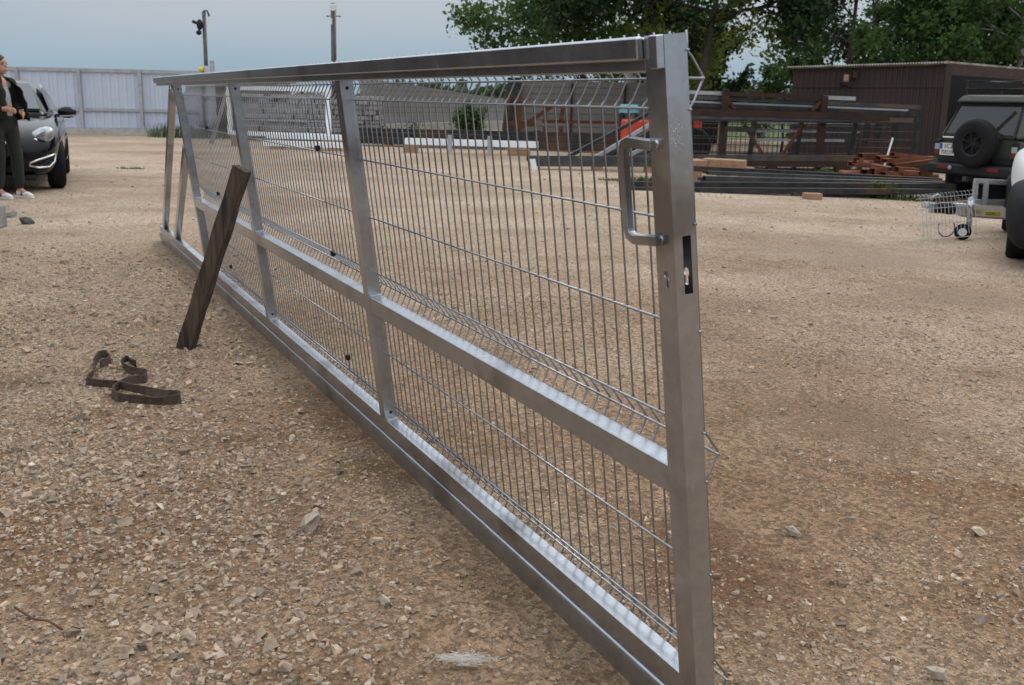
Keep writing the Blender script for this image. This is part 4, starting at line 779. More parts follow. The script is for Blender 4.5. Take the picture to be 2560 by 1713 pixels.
def tree(name, x, y, H_, crown_lo, rad, seed, kind, label, leaf=.17, nleaf=16000, lean=(0, 0), bark='bark', group=None, trunk_r=.16, droop=.0, flat=.8, clump=.55, cat='tree'):
    rg = np.random.default_rng(seed); rr_ = random.Random(seed); base = on(x, y); th = thing(name, base, label, cat, group)
    m = MB(); tips = []
    tp = [base + Vector((lean[0] * t_ * t_, lean[1] * t_ * t_, H_ * .82 * t_)) + Vector((rr_.gauss(0, .06), rr_.gauss(0, .06), 0)) * (t_ > 0) for t_ in [k / 6 for k in range(7)]]
    m.tube(tp, [trunk_r * (1 - .8 * k / 6) for k in range(7)], 7)
    def grow(p, d, Ln, r0, lev):
        pts = [p]; q = p
        for k in range(4):
            d = (d + Vector((rr_.gauss(0, .16), rr_.gauss(0, .16), rr_.gauss(0, .12) - droop * (k > 1)))).normalized(); q = q + d * (Ln / 4); pts.append(q)
        m.tube(pts, [r0 * (1 - .17 * k) for k in range(5)], 4 if lev else 5, False)
        if lev >= 2: tips.extend(pts[2:]); return
        for k in range(4 if lev == 0 else 3):
            s_ = pts[rr_.choice((2, 3, 4))]; dd_ = (d + Vector((rr_.gauss(0, .75), rr_.gauss(0, .75), rr_.gauss(.05, .45)))).normalized(); grow(s_, dd_, Ln * rr_.uniform(.5, .75), r0 * .5, lev + 1)
        tips.extend(pts[3:])
    nl = 11
    for k in range(nl):
        t_ = crown_lo / H_ / .82 + (1 - crown_lo / H_ / .82) * (k / nl) * .96; t_ = min(t_, .98); i_ = int(t_ * 6); p = tp[i_].lerp(tp[min(i_ + 1, 6)], t_ * 6 - i_); a = k * 2.4 + rr_.uniform(-.4, .4)
        sh_ = math.sin(math.pi * min(.15 + .85 * (k + 1) / nl, 1)) ** .6
        grow(p, Vector((math.cos(a), math.sin(a), .25 + .5 * k / nl)).normalized(), rad * (.45 + .45 * sh_) * rr_.uniform(.8, 1.1), trunk_r * .42 * (1 - .5 * k / nl), 0)
    m.build('trunk', M[bark], th, smooth=True)
    T = np.array([tuple(p) for p in tips]); pick = T[rg.integers(0, len(T), nleaf)]; cen = pick + rg.normal(0, 1, (nleaf, 3)) * np.array([clump, clump, clump * flat]) * rad * .16
    keep = cen[:, 2] > base.z + crown_lo * .72; cen = cen[keep] - np.array(tuple(base))
    me = leaf_mesh('crown', cen, leaf, LM[kind], rg); o = bpy.data.objects.new('crown', me); sc.collection.objects.link(o); o.parent = th; return th
GT = 'trees behind the yard'
tr_spec = [  # px at horizon, Y, height, crown base, radius, seed, kind, label ...
    (1465, 38, 8.6, 1.5, 3.2, 101, 'mid', 'open branched green tree with a leaning trunk behind the gate top, leftmost of the trees', dict(nleaf=22000, leaf=.16, lean=(-.8, 0), clump=.55)),
    (1600, 34, 8.4, 2.2, 3.0, 102, 'light', 'yellow green leafy tree right behind the end post', dict(nleaf=24000, leaf=.14, clump=.62)),
    (1530, 44, 8.5, 1.6, 3.4, 112, 'mid', 'green tree partly hidden behind the yellow green one', dict(nleaf=13000, leaf=.19)),
    (1740, 31, 8.6, 3.7, 3.5, 103, 'dark', 'very dark overhanging tree to the right of the end post', dict(nleaf=26000, leaf=.15, droop=.05, clump=.6, lean=(1.3, 0))),
    (1690, 39, 8.0, 1.9, 1.6, 113, 'dark', 'dark low tree behind the end post, over the small dark cabin', dict(nleaf=12000, leaf=.17)),
    (2115, 40, 9.0, 2.0, 2.1, 104, 'mid', 'green tree with sky gaps above the left end of the brown shed', dict(nleaf=15000, leaf=.17)),
    (2170, 43, 9.5, 1.5, 3.0, 105, 'grey', 'drooping grey green birch above the middle of the brown shed', dict(nleaf=19000, leaf=.15, bark='birch', droop=.12)),
    (2310, 41, 9.0, 1.6, 2.9, 106, 'mid', 'dense green tree above the corner of the brown shed', dict(nleaf=20000, leaf=.17)),
    (2440, 45, 9.5, 1.6, 3.3, 107, 'dark', 'dark tree behind the open bay of the shed', dict(nleaf=20000, leaf=.18)),
    (2535, 40, 9.0, 2.4, 2.8, 108, 'mid', 'tree with a pale trunk at the right edge above the shed', dict(nleaf=15000, leaf=.17, bark='birch', trunk_r=.17)),
    (2680, 44, 9.5, 1.5, 3.4, 109, 'mid', 'green tree at the far right corner of the picture', dict(nleaf=12000, leaf=.2)),
    (1962, 33, 3.6, .5, .75, 110, 'mid', 'slender young tree at the left corner of the brown shed', dict(nleaf=3500, leaf=.12, trunk_r=.05, clump=.8)),
]
for (px, Yd, H_, lo, rad, seed, kind, lb, kw) in tr_spec:
    q = P(px, 260, Yd); tree('tree', q.x, Yd, H_, lo, rad, seed, kind, lb, group=GT, **kw)
def shrub(name, px, py, Yd, rad, hgt, n_, leaf, kind, label, seed, cat='bush', group=None):
    rg = np.random.default_rng(seed); q = P(px, py, Yd); b_ = on(q.x, Yd); th = thing(name, b_, label, cat, group)
    m = MB(); cs = []
    for k in range(14):
        a = rg.uniform(0, 6.28); rr2 = rg.uniform(.1, 1) * rad; e_ = b_ + Vector((math.cos(a) * rr2, math.sin(a) * rr2 * .8, hgt * rg.uniform(.55, 1.05) * (1 - .35 * (rr2 / rad) ** 2))); mid = b_.lerp(e_, .5) + Vector((rg.normal(0, .05), rg.normal(0, .05), .05)); m.tube([b_ + Vector((rg.normal(0, .05), rg.normal(0, .05), 0)), mid, e_], [.012, .008, .003], 4, False)
        for t_ in np.linspace(.15, 1, 12): p = b_.lerp(mid, t_ * 2) if t_ < .5 else mid.lerp(e_, t_ * 2 - 1); cs.append(tuple(p))
    m.build('stems', M['bark'], th); T = np.array(cs); cen = T[rg.integers(0, len(T), n_)] + rg.normal(0, 1, (n_, 3)) * rad * .13; cen[:, 2] = np.maximum(cen[:, 2], b_.z + .03)
    o = bpy.data.objects.new('foliage', leaf_mesh('foliage', cen - np.array(tuple(b_)), leaf, LM[kind], rg, aspect=.4)); sc.collection.objects.link(o); o.parent = th
shrub('bush', 1176, 335, 30.6, .62, 1.15, 5500, .10, 'bush', 'round green bush growing before the long grey wall', 31)
shrub('weed_plant', 1020, 330, 31.0, .7, .55, 1100, .09, 'bush', 'low straggly weeds left of the round bush', 32, 'plant')
shrub('weed_plant', 2060, 430, 18.4, .28, .38, 700, .06, 'bush', 'small leafy weed growing between the steel behind the front stack', 33, 'plant')
shrub('weed_plant', 2205, 490, 16.6, .35, .18, 700, .06, 'bush', 'low weeds under the right end of the front stack', 34, 'plant')
shrub('dry_shrub', 1900, 290, 46, 1.0, 1.75, 500, .10, 'grey', 'sparse dry shrub against the sky left of the brown shed', 35)
def grass_patch(name, px, py, rad, n_, hgt, label, seed, ky=.5):
    rg = np.random.default_rng(seed); g0 = G(px, py); m = MB()
    for k in range(n_):
        a = rg.uniform(0, 6.28); r0 = rad * math.sqrt(rg.random()); p = on(g0.x + r0 * math.cos(a), g0.y + r0 * math.sin(a) * ky); h_ = hgt * rg.uniform(.4, 1.2); d_ = Vector((rg.normal(0, .35), rg.normal(0, .35), 1)) * h_; w_ = Vector((rg.normal(), rg.normal(), 0)).normalized() * .008
        m.add([p - w_, p + w_, p + d_ * .6 + w_ * .7, p + d_ * .6 - w_ * .7, p + d_ + Vector((rg.normal(0, .1), rg.normal(0, .1), -.1)) * h_], [(0, 1, 2, 3), (3, 2, 4)])
    o = m.build(name, LM['grass']); tag(o, label, 'grass', kind='stuff')
grass_patch('grass_tuft', 1612, 462, .4, 380, .16, 'tuft of green grass behind the pull handle', 41)
grass_patch('grass_strip', 440, 335, 1.3, 500, .25, 'strip of grass at the far foot of the fence, behind the gate tail', 42)
grass_patch('grass_strip', 500, 345, 1.6, 900, .45, 'taller grass by the grey sheet gate', 43)
grass_patch('weeds', 1530, 452, .25, 90, .05, 'scant green weeds on the dirt left of the pull handle', 44)
grass_patch('weeds', 2265, 500, .6, 300, .10, 'green weeds at the edge of the yard before the trailer', 45)
grass_patch('weeds', 325, 422, .25, 120, .03, 'small green weed patch in the yard between car and gate', 46)
# far-off wood: reads as one mass
rg = np.random.default_rng(77); cs = []
for k in range(260):
    Yd = rg.uniform(95, 150); xx = rg.uniform(-.55, .62) * Yd; hh = rg.uniform(1.4, 2.9) * (.62 if xx < -.12 * Yd else (1.1 if xx < 20 else 1.0)); rr2 = rg.uniform(2.5, 4.5); n_ = 130
    c_ = rg.normal(0, 1, (n_, 3)); c_ /= np.linalg.norm(c_, axis=1, keepdims=True); c_ *= rg.uniform(.5, 1, (n_, 1)); cs.append(c_ * np.array([rr2, rr2, hh * .6]) + np.array([xx, Yd, hh * .55 - .4]))
o = bpy.data.objects.new('far_wood', leaf_mesh('far_wood', np.concatenate(cs), 1.0, LM['grey'], rg)); sc.collection.objects.link(o); tag(o, 'low green far-off wood along the horizon', 'wood', kind='stuff')
# ================================================================== vehicles
M['black_paint'] = mat('black_car_paint', (.004, .005, .006), .10, 0, spec=.28)
M['green_paint'] = mat('matt_dark_green_paint', (.050, .057, .048), .5, 0, (.062, .068, .057), 3, spec=.3)
M['muddy'] = mat('dusty_dark_paint', (.075, .072, .062), .75, 0, (.13, .125, .11), 9)
M['white_paint'] = mat('white_car_paint', (.84, .85, .86), .3, 0)
M['lamp_glass'] = mat('lamp_glass', (.55, .58, .62), .12, .55, (.3, .32, .35), 14)
M['red_lens'] = mat('red_lens', (.14, .008, .007), .3)
M['clear_lens'] = mat('clear_lens', (.30, .30, .31), .3)
def loft(stations, ring, name, mt, par, sub=2):
    """stations along x, ring(st) -> half outline [(y, z)...] from bottom centre to top centre"""
    m = MB(); rows = []
    for st in stations:
        hp = ring(st); full = [(st[0], y, z) for y, z in hp] + [(st[0], -y, z) for y, z in hp[-2:0:-1]]; rows.append(full)
    n_ = len(rows[0]); vs = [v for r0 in rows for v in r0]
    fs = [(i * n_ + k, i * n_ + (k + 1) % n_, (i + 1) * n_ + (k + 1) % n_, (i + 1) * n_ + k) for i in range(len(rows) - 1) for k in range(n_)]
    fs += [tuple(range(n_))[::-1], tuple(range((len(rows) - 1) * n_, len(rows) * n_))]
    return m.add(vs, fs).build(name, mt, par, sub=sub)
def wheel(par, x, y, r, w_, side, rim='chrome', steer=0, nm='wheel'):
    ax = Vector((math.sin(R(steer)), math.cos(R(steer)), 0)) * side; c_ = Vector((x, y, r)) - ax * w_
    wh = MB().lathe([(r * .62, 0), (r * .9, .0), (r * .985, w_ * .15), (r, w_ * .35), (r, w_ * .7), (r * .985, w_ * .88), (r * .9, w_), (r * .64, w_ * .97), (r * .6, w_ * .8)], 32, c_, ax).build(nm, M['rubber'], par, smooth='auto')
    rm_ = MB().lathe([(r * .64, w_ * .2), (r * .63, w_ * .93), (r * .56, w_ * .9), (r * .5, w_ * .62), (r * .18, w_ * .7), (.03, w_ * .76)], 24, c_, ax).build('rim', M[rim], wh, smooth='auto')
    for k in range(5):
        a = 2 * math.pi * k / 5; u = Z * math.cos(a) + ax.cross(Z) * math.sin(a); MB().beam(c_ + ax * w_ * .78 + u * r * .1, c_ + ax * w_ * .82 + u * r * .58, .035, .03, ax).build('spoke', M[rim], wh)
    return wh
def car_ring(st):
    x, w_, zb, zm, zs, zt = st
    return [(0, zb), (w_ * .78, zb), (w_ * .95, zb + .06), (w_, zm), (w_ * .985, zs - .07), (w_ * .90, zs), (w_ * .5, zt - .012), (0, zt)]
# ---- black saloon facing the camera, behind the person
car = thing('black_car', (-7.06, 13.94, 0), 'black saloon car with chrome-rimmed fog lamp, parked behind the standing person', 'car', rot=(0, 0, math.atan2(-.93, .37)), local=True)
loft([(.93, .50, .34, .46, .56, .60), (.90, .66, .24, .48, .62, .67), (.74, .84, .20, .52, .72, .77), (.45, .915, .20, .58, .82, .865), (0, .935, .20, .62, .90, .94), (-.55, .935, .20, .62, .96, 1.0), (-1.4, .935, .20, .62, .97, .99), (-2.6, .93, .20, .62, .99, 1.0), (-3.3, .90, .24, .62, 1.0, 1.04), (-3.62, .80, .34, .60, .92, .98), (-3.70, .6, .4, .56, .8, .84)], car_ring, 'body', M['black_paint'], car)
def cab_ring(st):
    x, wb, zb, wt, zt = st
    return [(0, zb), (wb, zb), (wb * .97, zb + (zt - zb) * .35), (wt, zt - (zt - zb) * .12 - .01), (wt * .8, zt - .015), (wt * .4, zt), (0, zt + .004)]
cabst = [(-.50, .74, .93, .70, .985), (-.62, .78, .93, .68, 1.04), (-1.25, .80, .93, .60, 1.39), (-1.5, .81, .93, .585, 1.435), (-2.1, .81, .93, .58, 1.455), (-2.7, .80, .93, .57, 1.41), (-3.3, .76, .95, .56, 1.10), (-3.45, .7, .95, .5, 1.02)]
loft(cabst, cab_ring, 'roof', M['black_paint'], car, 1)
gl = lambda nm, pts, d_, mt='glass', par=car: MB().prism([Vector(p) for p in pts], d_).build(nm, M[mt] if isinstance(mt, str) else mt, par)
M['screen'] = mat('screen_glass', (.09, .105, .12), .05, 0, spec=.6)
gl('windscreen', [(-.60, .66, 1.02), (-.60, -.66, 1.02), (-1.22, -.52, 1.365), (-1.22, .52, 1.365)], (.022, 0, .03), 'screen')
gl('side_window', [(-.82, .775, 1.02), (-1.30, .655, 1.33), (-1.75, .625, 1.385), (-1.80, .785, 1.02)], (0, .03, .008), 'screen'); gl('side_window', [(-1.86, .785, 1.02), (-1.82, .625, 1.385), (-2.45, .625, 1.35), (-2.75, .77, 1.04)], (0, .03, .008), 'screen')
gl('side_window', [(-.82, -.775, 1.02), (-1.30, -.655, 1.33), (-1.75, -.625, 1.385), (-1.80, -.785, 1.02)], (0, -.03, .008), 'screen')
for sd_ in (1, -1):
    Mh = Matrix.Rotation(R(-38 * sd_), 3, 'Z') @ Matrix.Rotation(R(22), 3, 'Y') @ Matrix.Rotation(R(28 * sd_), 3, 'X')
    hl = MB().ell((.60, .685 * sd_, .69), (.14, .26, .115), 20, 12, Mh).build('headlight', M['lamp_glass'], car, smooth=True)
    MB().ell((.70, .76 * sd_, .705), (.03, .055, .05), 12, 8, Mh).build('projector', M['dark_plastic'], hl, smooth=True); MB().ell((.76, .64 * sd_, .665), (.03, .04, .035), 12, 8, Mh).build('reflector', M['chrome'], hl, smooth=True)
    fp = [(.80, .52, .36), (.755, .62, .33), (.66, .735, .335), (.60, .80, .40), (.58, .815, .50), (.66, .76, .475), (.765, .62, .43), (.81, .53, .39)]; fp = [Vector((x + .115, y * sd_ * 1.06, z)) for x, y, z in fp]
    ft = MB().tube(fp, .014, 6, closed=True).build('fog_lamp_trim', M['chrome'], car, smooth=True); cen = sum(fp, Vector()) / len(fp)
    MB().add([cen] + fp, [(0, i + 1, (i + 1) % len(fp) + 1) for i in range(len(fp))]).build('fog_recess', M['dark_plastic'], ft)
    MB().ell((-.93, 1.0 * sd_, 1.0), (.09, .13, .085), 14, 10).build('wing_mirror', M['black_paint'], car, smooth=True); MB().beam((-.90, .84 * sd_, .95), (-.93, .94 * sd_, .965), .09, .04).build('mirror_arm', M['dark_plastic'], car); MB().beam((-.86, .90 * sd_, .945), (-.87, 1.11 * sd_, .955), .035, .022).build('indicator', M['clear_lens'], car, bevel=.006)
    wheel(car, 0, .935 * sd_, .335, .21, sd_, steer=-6); wheel(car, -2.78, .93 * sd_, .335, .23, sd_)
MB().box(.83, .945, -.34, .34, .46, .66).build('grille', M['dark_plastic'], car, bevel=.03); MB().beam((.935, -.31, .47), (.955, .31, .65), .035, .02).build('grille_bar', M['chrome'], car, bevel=.006)
MB().prism([(.93, .30, .60), (.915, .37, .62), (.915, .365, .70), (.93, .31, .69)], (.015, 0, 0)).build('grille_trim', M['chrome'], car)
MB().box(.94, .955, -.26, .26, .30, .41).build('number_plate', M['white'], car); MB().box(.45, .90, -.62, .62, .17, .24).build('chin_spoiler', M['dark_plastic'], car, bevel=.02)
for z_ in (.90, .62): MB().beam((-.9, .945, z_ - .28), (-2.7, .935, z_ - .28), .01, .015).build('side_crease', M['black_paint'], car)
for x_ in (-1.72, -2.55): MB().beam((x_, .945, .86), (x_ + .16, .95, .86), .02, .03).build('door_handle', M['chrome'], car, bevel=.006)
# ---- off-road car, rear view
SC = .92; sv0 = P(2418, 540, 16.6); hd_ = Vector((.87, .5, 0)).normalized()
suv = thing('off_road_car', on(sv0.x, 16.6), 'dark green off-road car with a spare wheel on its tailgate and a roof rack', 'car', rot=(0, 0, math.atan2(hd_.y, hd_.x)), local=True); suv.scale = (SC, SC, SC)
def sring(st):
    x, w_, zb, zs, wt, zt = st
    return [(0, zb), (w_ * .9, zb), (w_, zb + .1), (w_ * 1.01, zs - .25), (w_ * .97, zs), (wt + .03, zt - .12), (wt * .9, zt - .02), (wt * .45, zt + .012), (0, zt + .018)]
loft([(.06, .80, .50, 1.12, .74, 1.17), (.02, .83, .48, 1.10, .80, 1.14), (.0, .84, .48, 1.08, .82, 1.12), (.9, .86, .46, 1.10, .82, 1.14), (3.0, .86, .46, 1.10, .82, 1.14), (3.4, .85, .46, 1.06, .80, 1.10), (4.4, .80, .5, .98, .76, 1.02), (4.5, .72, .55, .9, .7, .94)], sring, 'body', M['green_paint'], suv, 1)
def hull(nm, base, top, mt, bev): m = MB(); m.add(base + top, [(3, 2, 1, 0), (4, 5, 6, 7)] + [(i, (i + 1) % 4, 4 + (i + 1) % 4, 4 + i) for i in range(4)]); return m.build(nm, M[mt], suv, bevel=bev, seg=3)
hull('cabin', [(.03, -.80, 1.10), (2.95, -.80, 1.10), (2.95, .80, 1.10), (.03, .80, 1.10)], [(.36, -.66, 1.74), (2.35, -.66, 1.74), (2.35, .66, 1.74), (.36, .66, 1.74)], 'green_paint', .07)
hull('roof', [(.20, -.70, 1.70), (2.4, -.69, 1.72), (2.4, .69, 1.72), (.20, .70, 1.70)], [(.30, -.60, 1.83), (2.3, -.6, 1.83), (2.3, .6, 1.83), (.30, .60, 1.83)], 'green_paint', .06)
gq = lambda y, z, o_=.0: Vector((.03 + .33 * (z - 1.10) / .64 - o_, y, z))
MB().prism([gq(-.66, 1.16), gq(.66, 1.16), gq(.585, 1.66), gq(-.585, 1.66)], (-.014, 0, .006)).build('rear_window', M['glass'], suv, bevel=.004)
MB().tube([gq(-.70, 1.13, .012), gq(.70, 1.13, .012), gq(.61, 1.69, .012), gq(-.61, 1.69, .012)], .016, 6, closed=True).build('window_seal', M['dark_plastic'], suv, smooth=True)
for x0, x1, t0, t1 in ((.42, 1.25, .58, 1.25), (1.35, 2.25, 1.35, 2.15)): MB().prism([Vector((x0, -.795, 1.18)), Vector((x1, -.795, 1.18)), Vector((t1, -.69, 1.64)), Vector((t0, -.69, 1.64))], (0, -.018, .004)).build('side_window', M['glass'], suv)
MB().prism([Vector((.75, -.782, 1.42)), Vector((1.0, -.782, 1.42)), Vector((1.0, -.742, 1.60)), Vector((.72, -.742, 1.60))], (0, -.008, .002)).build('yellow_sticker', mat('yellow_sticker', (.55, .36, .06), .5, 0, (.38, .24, .04), 30), suv)
wp = MB(); wp.beam(gq(-.28, 1.2, .03), gq(-.52, 1.56, .03), .03, .05); wp.prism([gq(-.22, 1.16, .03), gq(-.50, 1.10, .03), gq(-.34, 1.24, .03)], (-.02, 0, 0)); wp.build('wiper', M['dark_plastic'], suv)
sw_c = Vector((-.05, -.12, 1.02)); sw = MB().lathe([(.20, 0), (.33, -.0), (.385, .03), (.405, .08), (.405, .17), (.385, .22), (.33, .25), (.22, .235), (.2, .18)], 36, sw_c, (-1, 0, 0)).build('spare_wheel', M['rubber'], suv, smooth='auto')
MB().lathe([(.22, .16), (.215, .235), (.19, .225), (.17, .15), (.07, .19), (.02, .2)], 28, sw_c, (-1, 0, 0)).build('rim', M['dark_plastic'], sw, smooth='auto')
for k in range(6):
    a = 2 * math.pi * (k + .3) / 6; u = Vector((0, math.cos(a), math.sin(a))); MB().beam(sw_c + Vector((-.2, 0, 0)) + u * .05, sw_c + Vector((-.212, 0, 0)) + u * .19, .035, .03, (1, 0, 0)).build('spoke', M['rubber'], sw, bevel=.006)
for k in range(48):
    a = 2 * math.pi * k / 48; u = Vector((0, math.cos(a), math.sin(a)))
    for dx in (.10, .17): MB().beam(sw_c + Vector((-dx, 0, 0)) + u * .402, sw_c + Vector((-dx - .05 * (1 if dx < .15 else -1), 0, 0)) + u * .402 + Vector((0, -math.sin(a), math.cos(a))) * .012, .018, .012, u).build('tread_block', M['rubber'], sw)
MB().box(-.16, .12, -.84, .84, .47, .66).build('bumper', M['dark_plastic'], suv, bevel=.05, seg=3)
for s_ in (-1, 1):
    tl = MB().box(-.018, .03, .755 * s_ - .06, .755 * s_ + .06, .80, 1.06).build('tail_light', M['dark_plastic'], suv, bevel=.01)
    MB().box(-.028, -.012, .755 * s_ - .052, .755 * s_ + .052, .885, .985).build('clear_segment', M['clear_lens'], tl, bevel=.006); MB().box(-.028, -.012, .755 * s_ - .052, .755 * s_ + .052, .80, .88).build('red_segment', M['red_lens'], tl, bevel=.006)
    MB().box(-.172, -.15, .5 * s_ - .11, .5 * s_ + .11, .56, .62).build('bumper_reflector', M['red_lens'], suv, bevel=.005)
MB().lathe([(.035, 0), (.04, .02), (.02, .03)], 14, (-.155, .34, .585), (-1, 0, 0)).build('parking_lamp', M['clear_lens'], suv, smooth=True)
MB().box(.2, 3.9, -.885, -.845, .62, .78).build('side_cladding', M['muddy'], suv, bevel=.015); MB().box(.05, 3.2, -.872, -.855, .79, 1.0).build('door_skin', M['muddy'], suv, bevel=.004)
MB().box(-.04, .0, .36, .66, 1.085, 1.115).build('tailgate_trim', M['chrome'], suv, bevel=.008); MB().box(-.02, .005, -.72, .72, .68, .80).build('tailgate_lower', M['dark_plastic'], suv, bevel=.01)
npl = MB().box(-.045, -.03, .375, .68, .79, 1.0).build('number_plate', M['white'], suv, bevel=.004); MB().box(-.05, -.044, .63, .675, .90, .995).build('euro_band', mat('plate_blue', (.02, .07, .35), .4), npl)
def text(body, size, par, mt, loc, rot, name='lettering', ext=.002):
    cu = bpy.data.curves.new(name, 'FONT'); cu.body = body; cu.size = size; cu.align_x = 'CENTER'; cu.align_y = 'CENTER'; cu.extrude = ext; cu.resolution_u = 3
    to = bpy.data.objects.new(name, cu); sc.collection.objects.link(to); dg = bpy.context.evaluated_depsgraph_get(); me_ = bpy.data.meshes.new_from_object(to.evaluated_get(dg)); bpy.data.objects.remove(to)
    o = bpy.data.objects.new(name, me_); sc.collection.objects.link(o); me_.materials.append(mt); o.parent = par; o.location = loc; o.rotation_euler = rot; return o
RB = Matrix(((0, 0, -1), (-1, 0, 0), (0, 1, 0))).to_euler()
text('SCZ', .105, npl, M['dark_plastic'], (-.047, .50, .945), RB); text('70039', .105, npl, M['dark_plastic'], (-.047, .525, .842), RB)
for x_, y_ in ((.75, -.74), (3.5, -.74), (.75, .74), (3.5, .74)): wheel(suv, x_, y_ + (.1 if y_ > 0 else -.1), .40, .26, 1 if y_ > 0 else -1, rim='dark_steel')
MB().box(.2, 4.2, -.5, .5, .32, .5).build('underbody', M['dark_plastic'], suv); MB().beam((-.2, 0, .42), (.2, 0, .42), .08, .08).build('tow_hitch', M['dark_steel'], suv)
rr = thing('roof_rack', on(sv0.x, 16.6) + Z * (1.84 * SC), 'black tubular roof rack on the off-road car', 'roof rack', rot=suv.rotation_euler, local=True); rr.scale = suv.scale
for z_ in (.10, .23): MB().tube([(.32, -.56, z_), (2.3, -.56, z_), (2.3, .56, z_), (.32, .56, z_)], .016, 6, closed=True).build('hoop', M['black_steel'], rr, smooth=True)
for k in range(7): x_ = .34 + .32 * k; MB().tube([(x_, -.56, .10), (x_, .56, .10)], .011, 5).build('slat', M['black_steel'], rr)
for x_ in (.34, 1.3, 2.28):
    for y_ in (-.56, .56): MB().tube([(x_, y_, -.03), (x_, y_, .24)], .014, 6).build('stanchion', M['black_steel'], rr)
MB().beam((.33, -.5, .165), (.33, .5, .165), .015, .08).build('load_board', M['dark_plastic'], rr)
# ---- trailer: drawbar with jockey wheel
jw = G(2400, 600); TY = jw.y
tl_ = thing('trailer', jw, 'galvanised trailer with coupling and jockey wheel, between the off-road and white cars', 'trailer')
def tp_(px, py, dy=0.0): return P(px, py, TY + dy)
MB().beam(tp_(2330, 520, .05), tp_(2560, 535, .6), .08, .11).build('drawbar', M['galv'], tl_); MB().beam(tp_(2400, 530, .25), tp_(2620, 545, .7), .05, .10).build('drawbar_plate', M['zinc_dull'], tl_)
MB().beam(tp_(2312, 512, 0), tp_(2345, 518, .05), .09, .07).build('coupling', M['zinc_dull'], tl_, bevel=.015); MB().tube([tp_(2328, 500), tp_(2334, 491), tp_(2345, 487), tp_(2352, 490)], .014, 6).build('coupling_handle', M['zinc_dull'], tl_, smooth=True)
MB().lathe([(.05, 0), (.06, .02), (.055, .1), (.065, .14), (.055, .2)], 12, tp_(2340, 518, -.02), tp_(2372, 522) - tp_(2340, 518)).build('rubber_bellows', M['rubber'], tl_, smooth='auto')
MB().box(tp_(2385, 512).x, tp_(2412, 512).x, TY - .05, TY + .05, tp_(2385, 520).z, tp_(2385, 508).z).build('overrun_housing', M['zinc_dull'], tl_, bevel=.01)
jt = tp_(2428, 494); jb = tp_(2420, 585); MB().tube([jt, jb], .028, 10).build('jockey_tube', M['zinc_dull'], tl_, smooth=True); MB().tube([tp_(2428, 500), tp_(2428, 540)], .036, 10).build('jockey_sleeve', M['galv'], tl_, smooth=True)
jwc = jw + Vector((.02, 0, .088)); jwh = MB().lathe([(.03, -.035), (.07, -.035), (.088, -.02), (.088, .02), (.07, .035), (.03, .035)], 22, jwc, (.5, 1, 0)).build('jockey_wheel', M['rubber'], tl_, smooth='auto'); MB().lathe([(.03, -.037), (.045, -.036), (.045, .036), (.03, .037)], 14, jwc, (.5, 1, 0)).build('hub', M['white'], jwh, smooth='auto')
MB().beam(jb, jwc, .05, .02).build('jockey_fork', M['zinc_dull'], tl_)
lp = [tp_(2365, 545) + Vector((.09 * math.cos(a), -.04, -.10 + .10 * math.sin(a))) for a in np.linspace(2.6, 6.9, 14)]; MB().tube(lp, .006, 5).build('breakaway_cable', M['dark_plastic'], tl_, smooth=True)
yp = MB().prism([tp_(2461, 527.5, .12), tp_(2500, 530, .22), tp_(2500, 541, .22), tp_(2461, 539, .12)], (0, -.012, 0)).build('yellow_plate', mat('yellow_plate', (.50, .42, .03), .5), tl_)
c_ = tp_(2476, 534, .10); text('GDA', .045, yp, M['dark_plastic'], c_ - OFF[yp] + Vector((0, -.006, 0)), Matrix(((1, 0, 0), (0, 0, -1), (0, 1, 0))).to_euler())
bx0, bx1 = tp_(2437, 452, 1.1), tp_(2640, 462, 1.3)
MB().beam(bx0, bx1, .05, .05).build('side_rail', M['zinc_dull'], tl_)
for px in (2440, 2466, 2570): a = tp_(px, 455, 1.1); b_ = tp_(px - 5, 512, 1.1); MB().beam(a, b_, .05, .04).build('side_stake', M['zinc_dull'], tl_)
MB().prism([tp_(2445, 460, 1.15), tp_(2640, 468, 1.3), tp_(2640, 500, 1.3), tp_(2440, 498, 1.15)], (0, .03, 0)).build('side_board', M['dark_plastic'], tl_); MB().prism([tp_(2432, 499, 1.1), tp_(2640, 506, 1.3), tp_(2640, 520, 1.3), tp_(2430, 512, 1.1)], (0, .05, 0)).build('chassis_rail', M['zinc_dull'], tl_)
ax_ = tp_(2600, 540, 1.4); MB().lathe([(.1, 0), (.26, .0), (.28, .03), (.28, .14), (.26, .17), (.1, .17)], 24, (ax_.x, ax_.y, gz(ax_.x) + .28), (.2, 1, 0)).build('road_wheel', M['rubber'], tl_, smooth='auto')
# mesh offcut leaning on the drawbar
mp_ = thing('mesh_offcut', G(2360, 605), 'folded wire mesh offcut leaning on the trailer drawbar', 'mesh panel'); my = TY - .35
mo_u = (P(2432, 500, my) - P(2300, 512, my)) / 14; o0 = P(2300, 512, my); foot = P(2310, 600, my - .12) - o0
for k in range(15):
    q = o0 + mo_u * k; MB().tube([q + Vector((-.035, 0, .10)), q + Vector((-.012, 0, .098)), q + Vector((0, 0, .06)), q + Vector((.028, .03, 0)), q + Vector((.03, .0, -.05)), q + foot * .92], .003, 4, False).build('wire', M['zinc_dull'], mp_, smooth=True)
for dz in (.06, 0, -.05, -.19, -.33): fr = 0 if dz >= 0 else -dz / (abs(foot.z) * .92); a = o0 + (Vector((.0 if dz > .05 else .02, 0, dz)) if dz >= -.06 else foot * fr); MB().tube([a - mo_u * 1.2, a + mo_u * 15.2], .003, 4, False).build('wire', M['zinc_dull'], mp_)
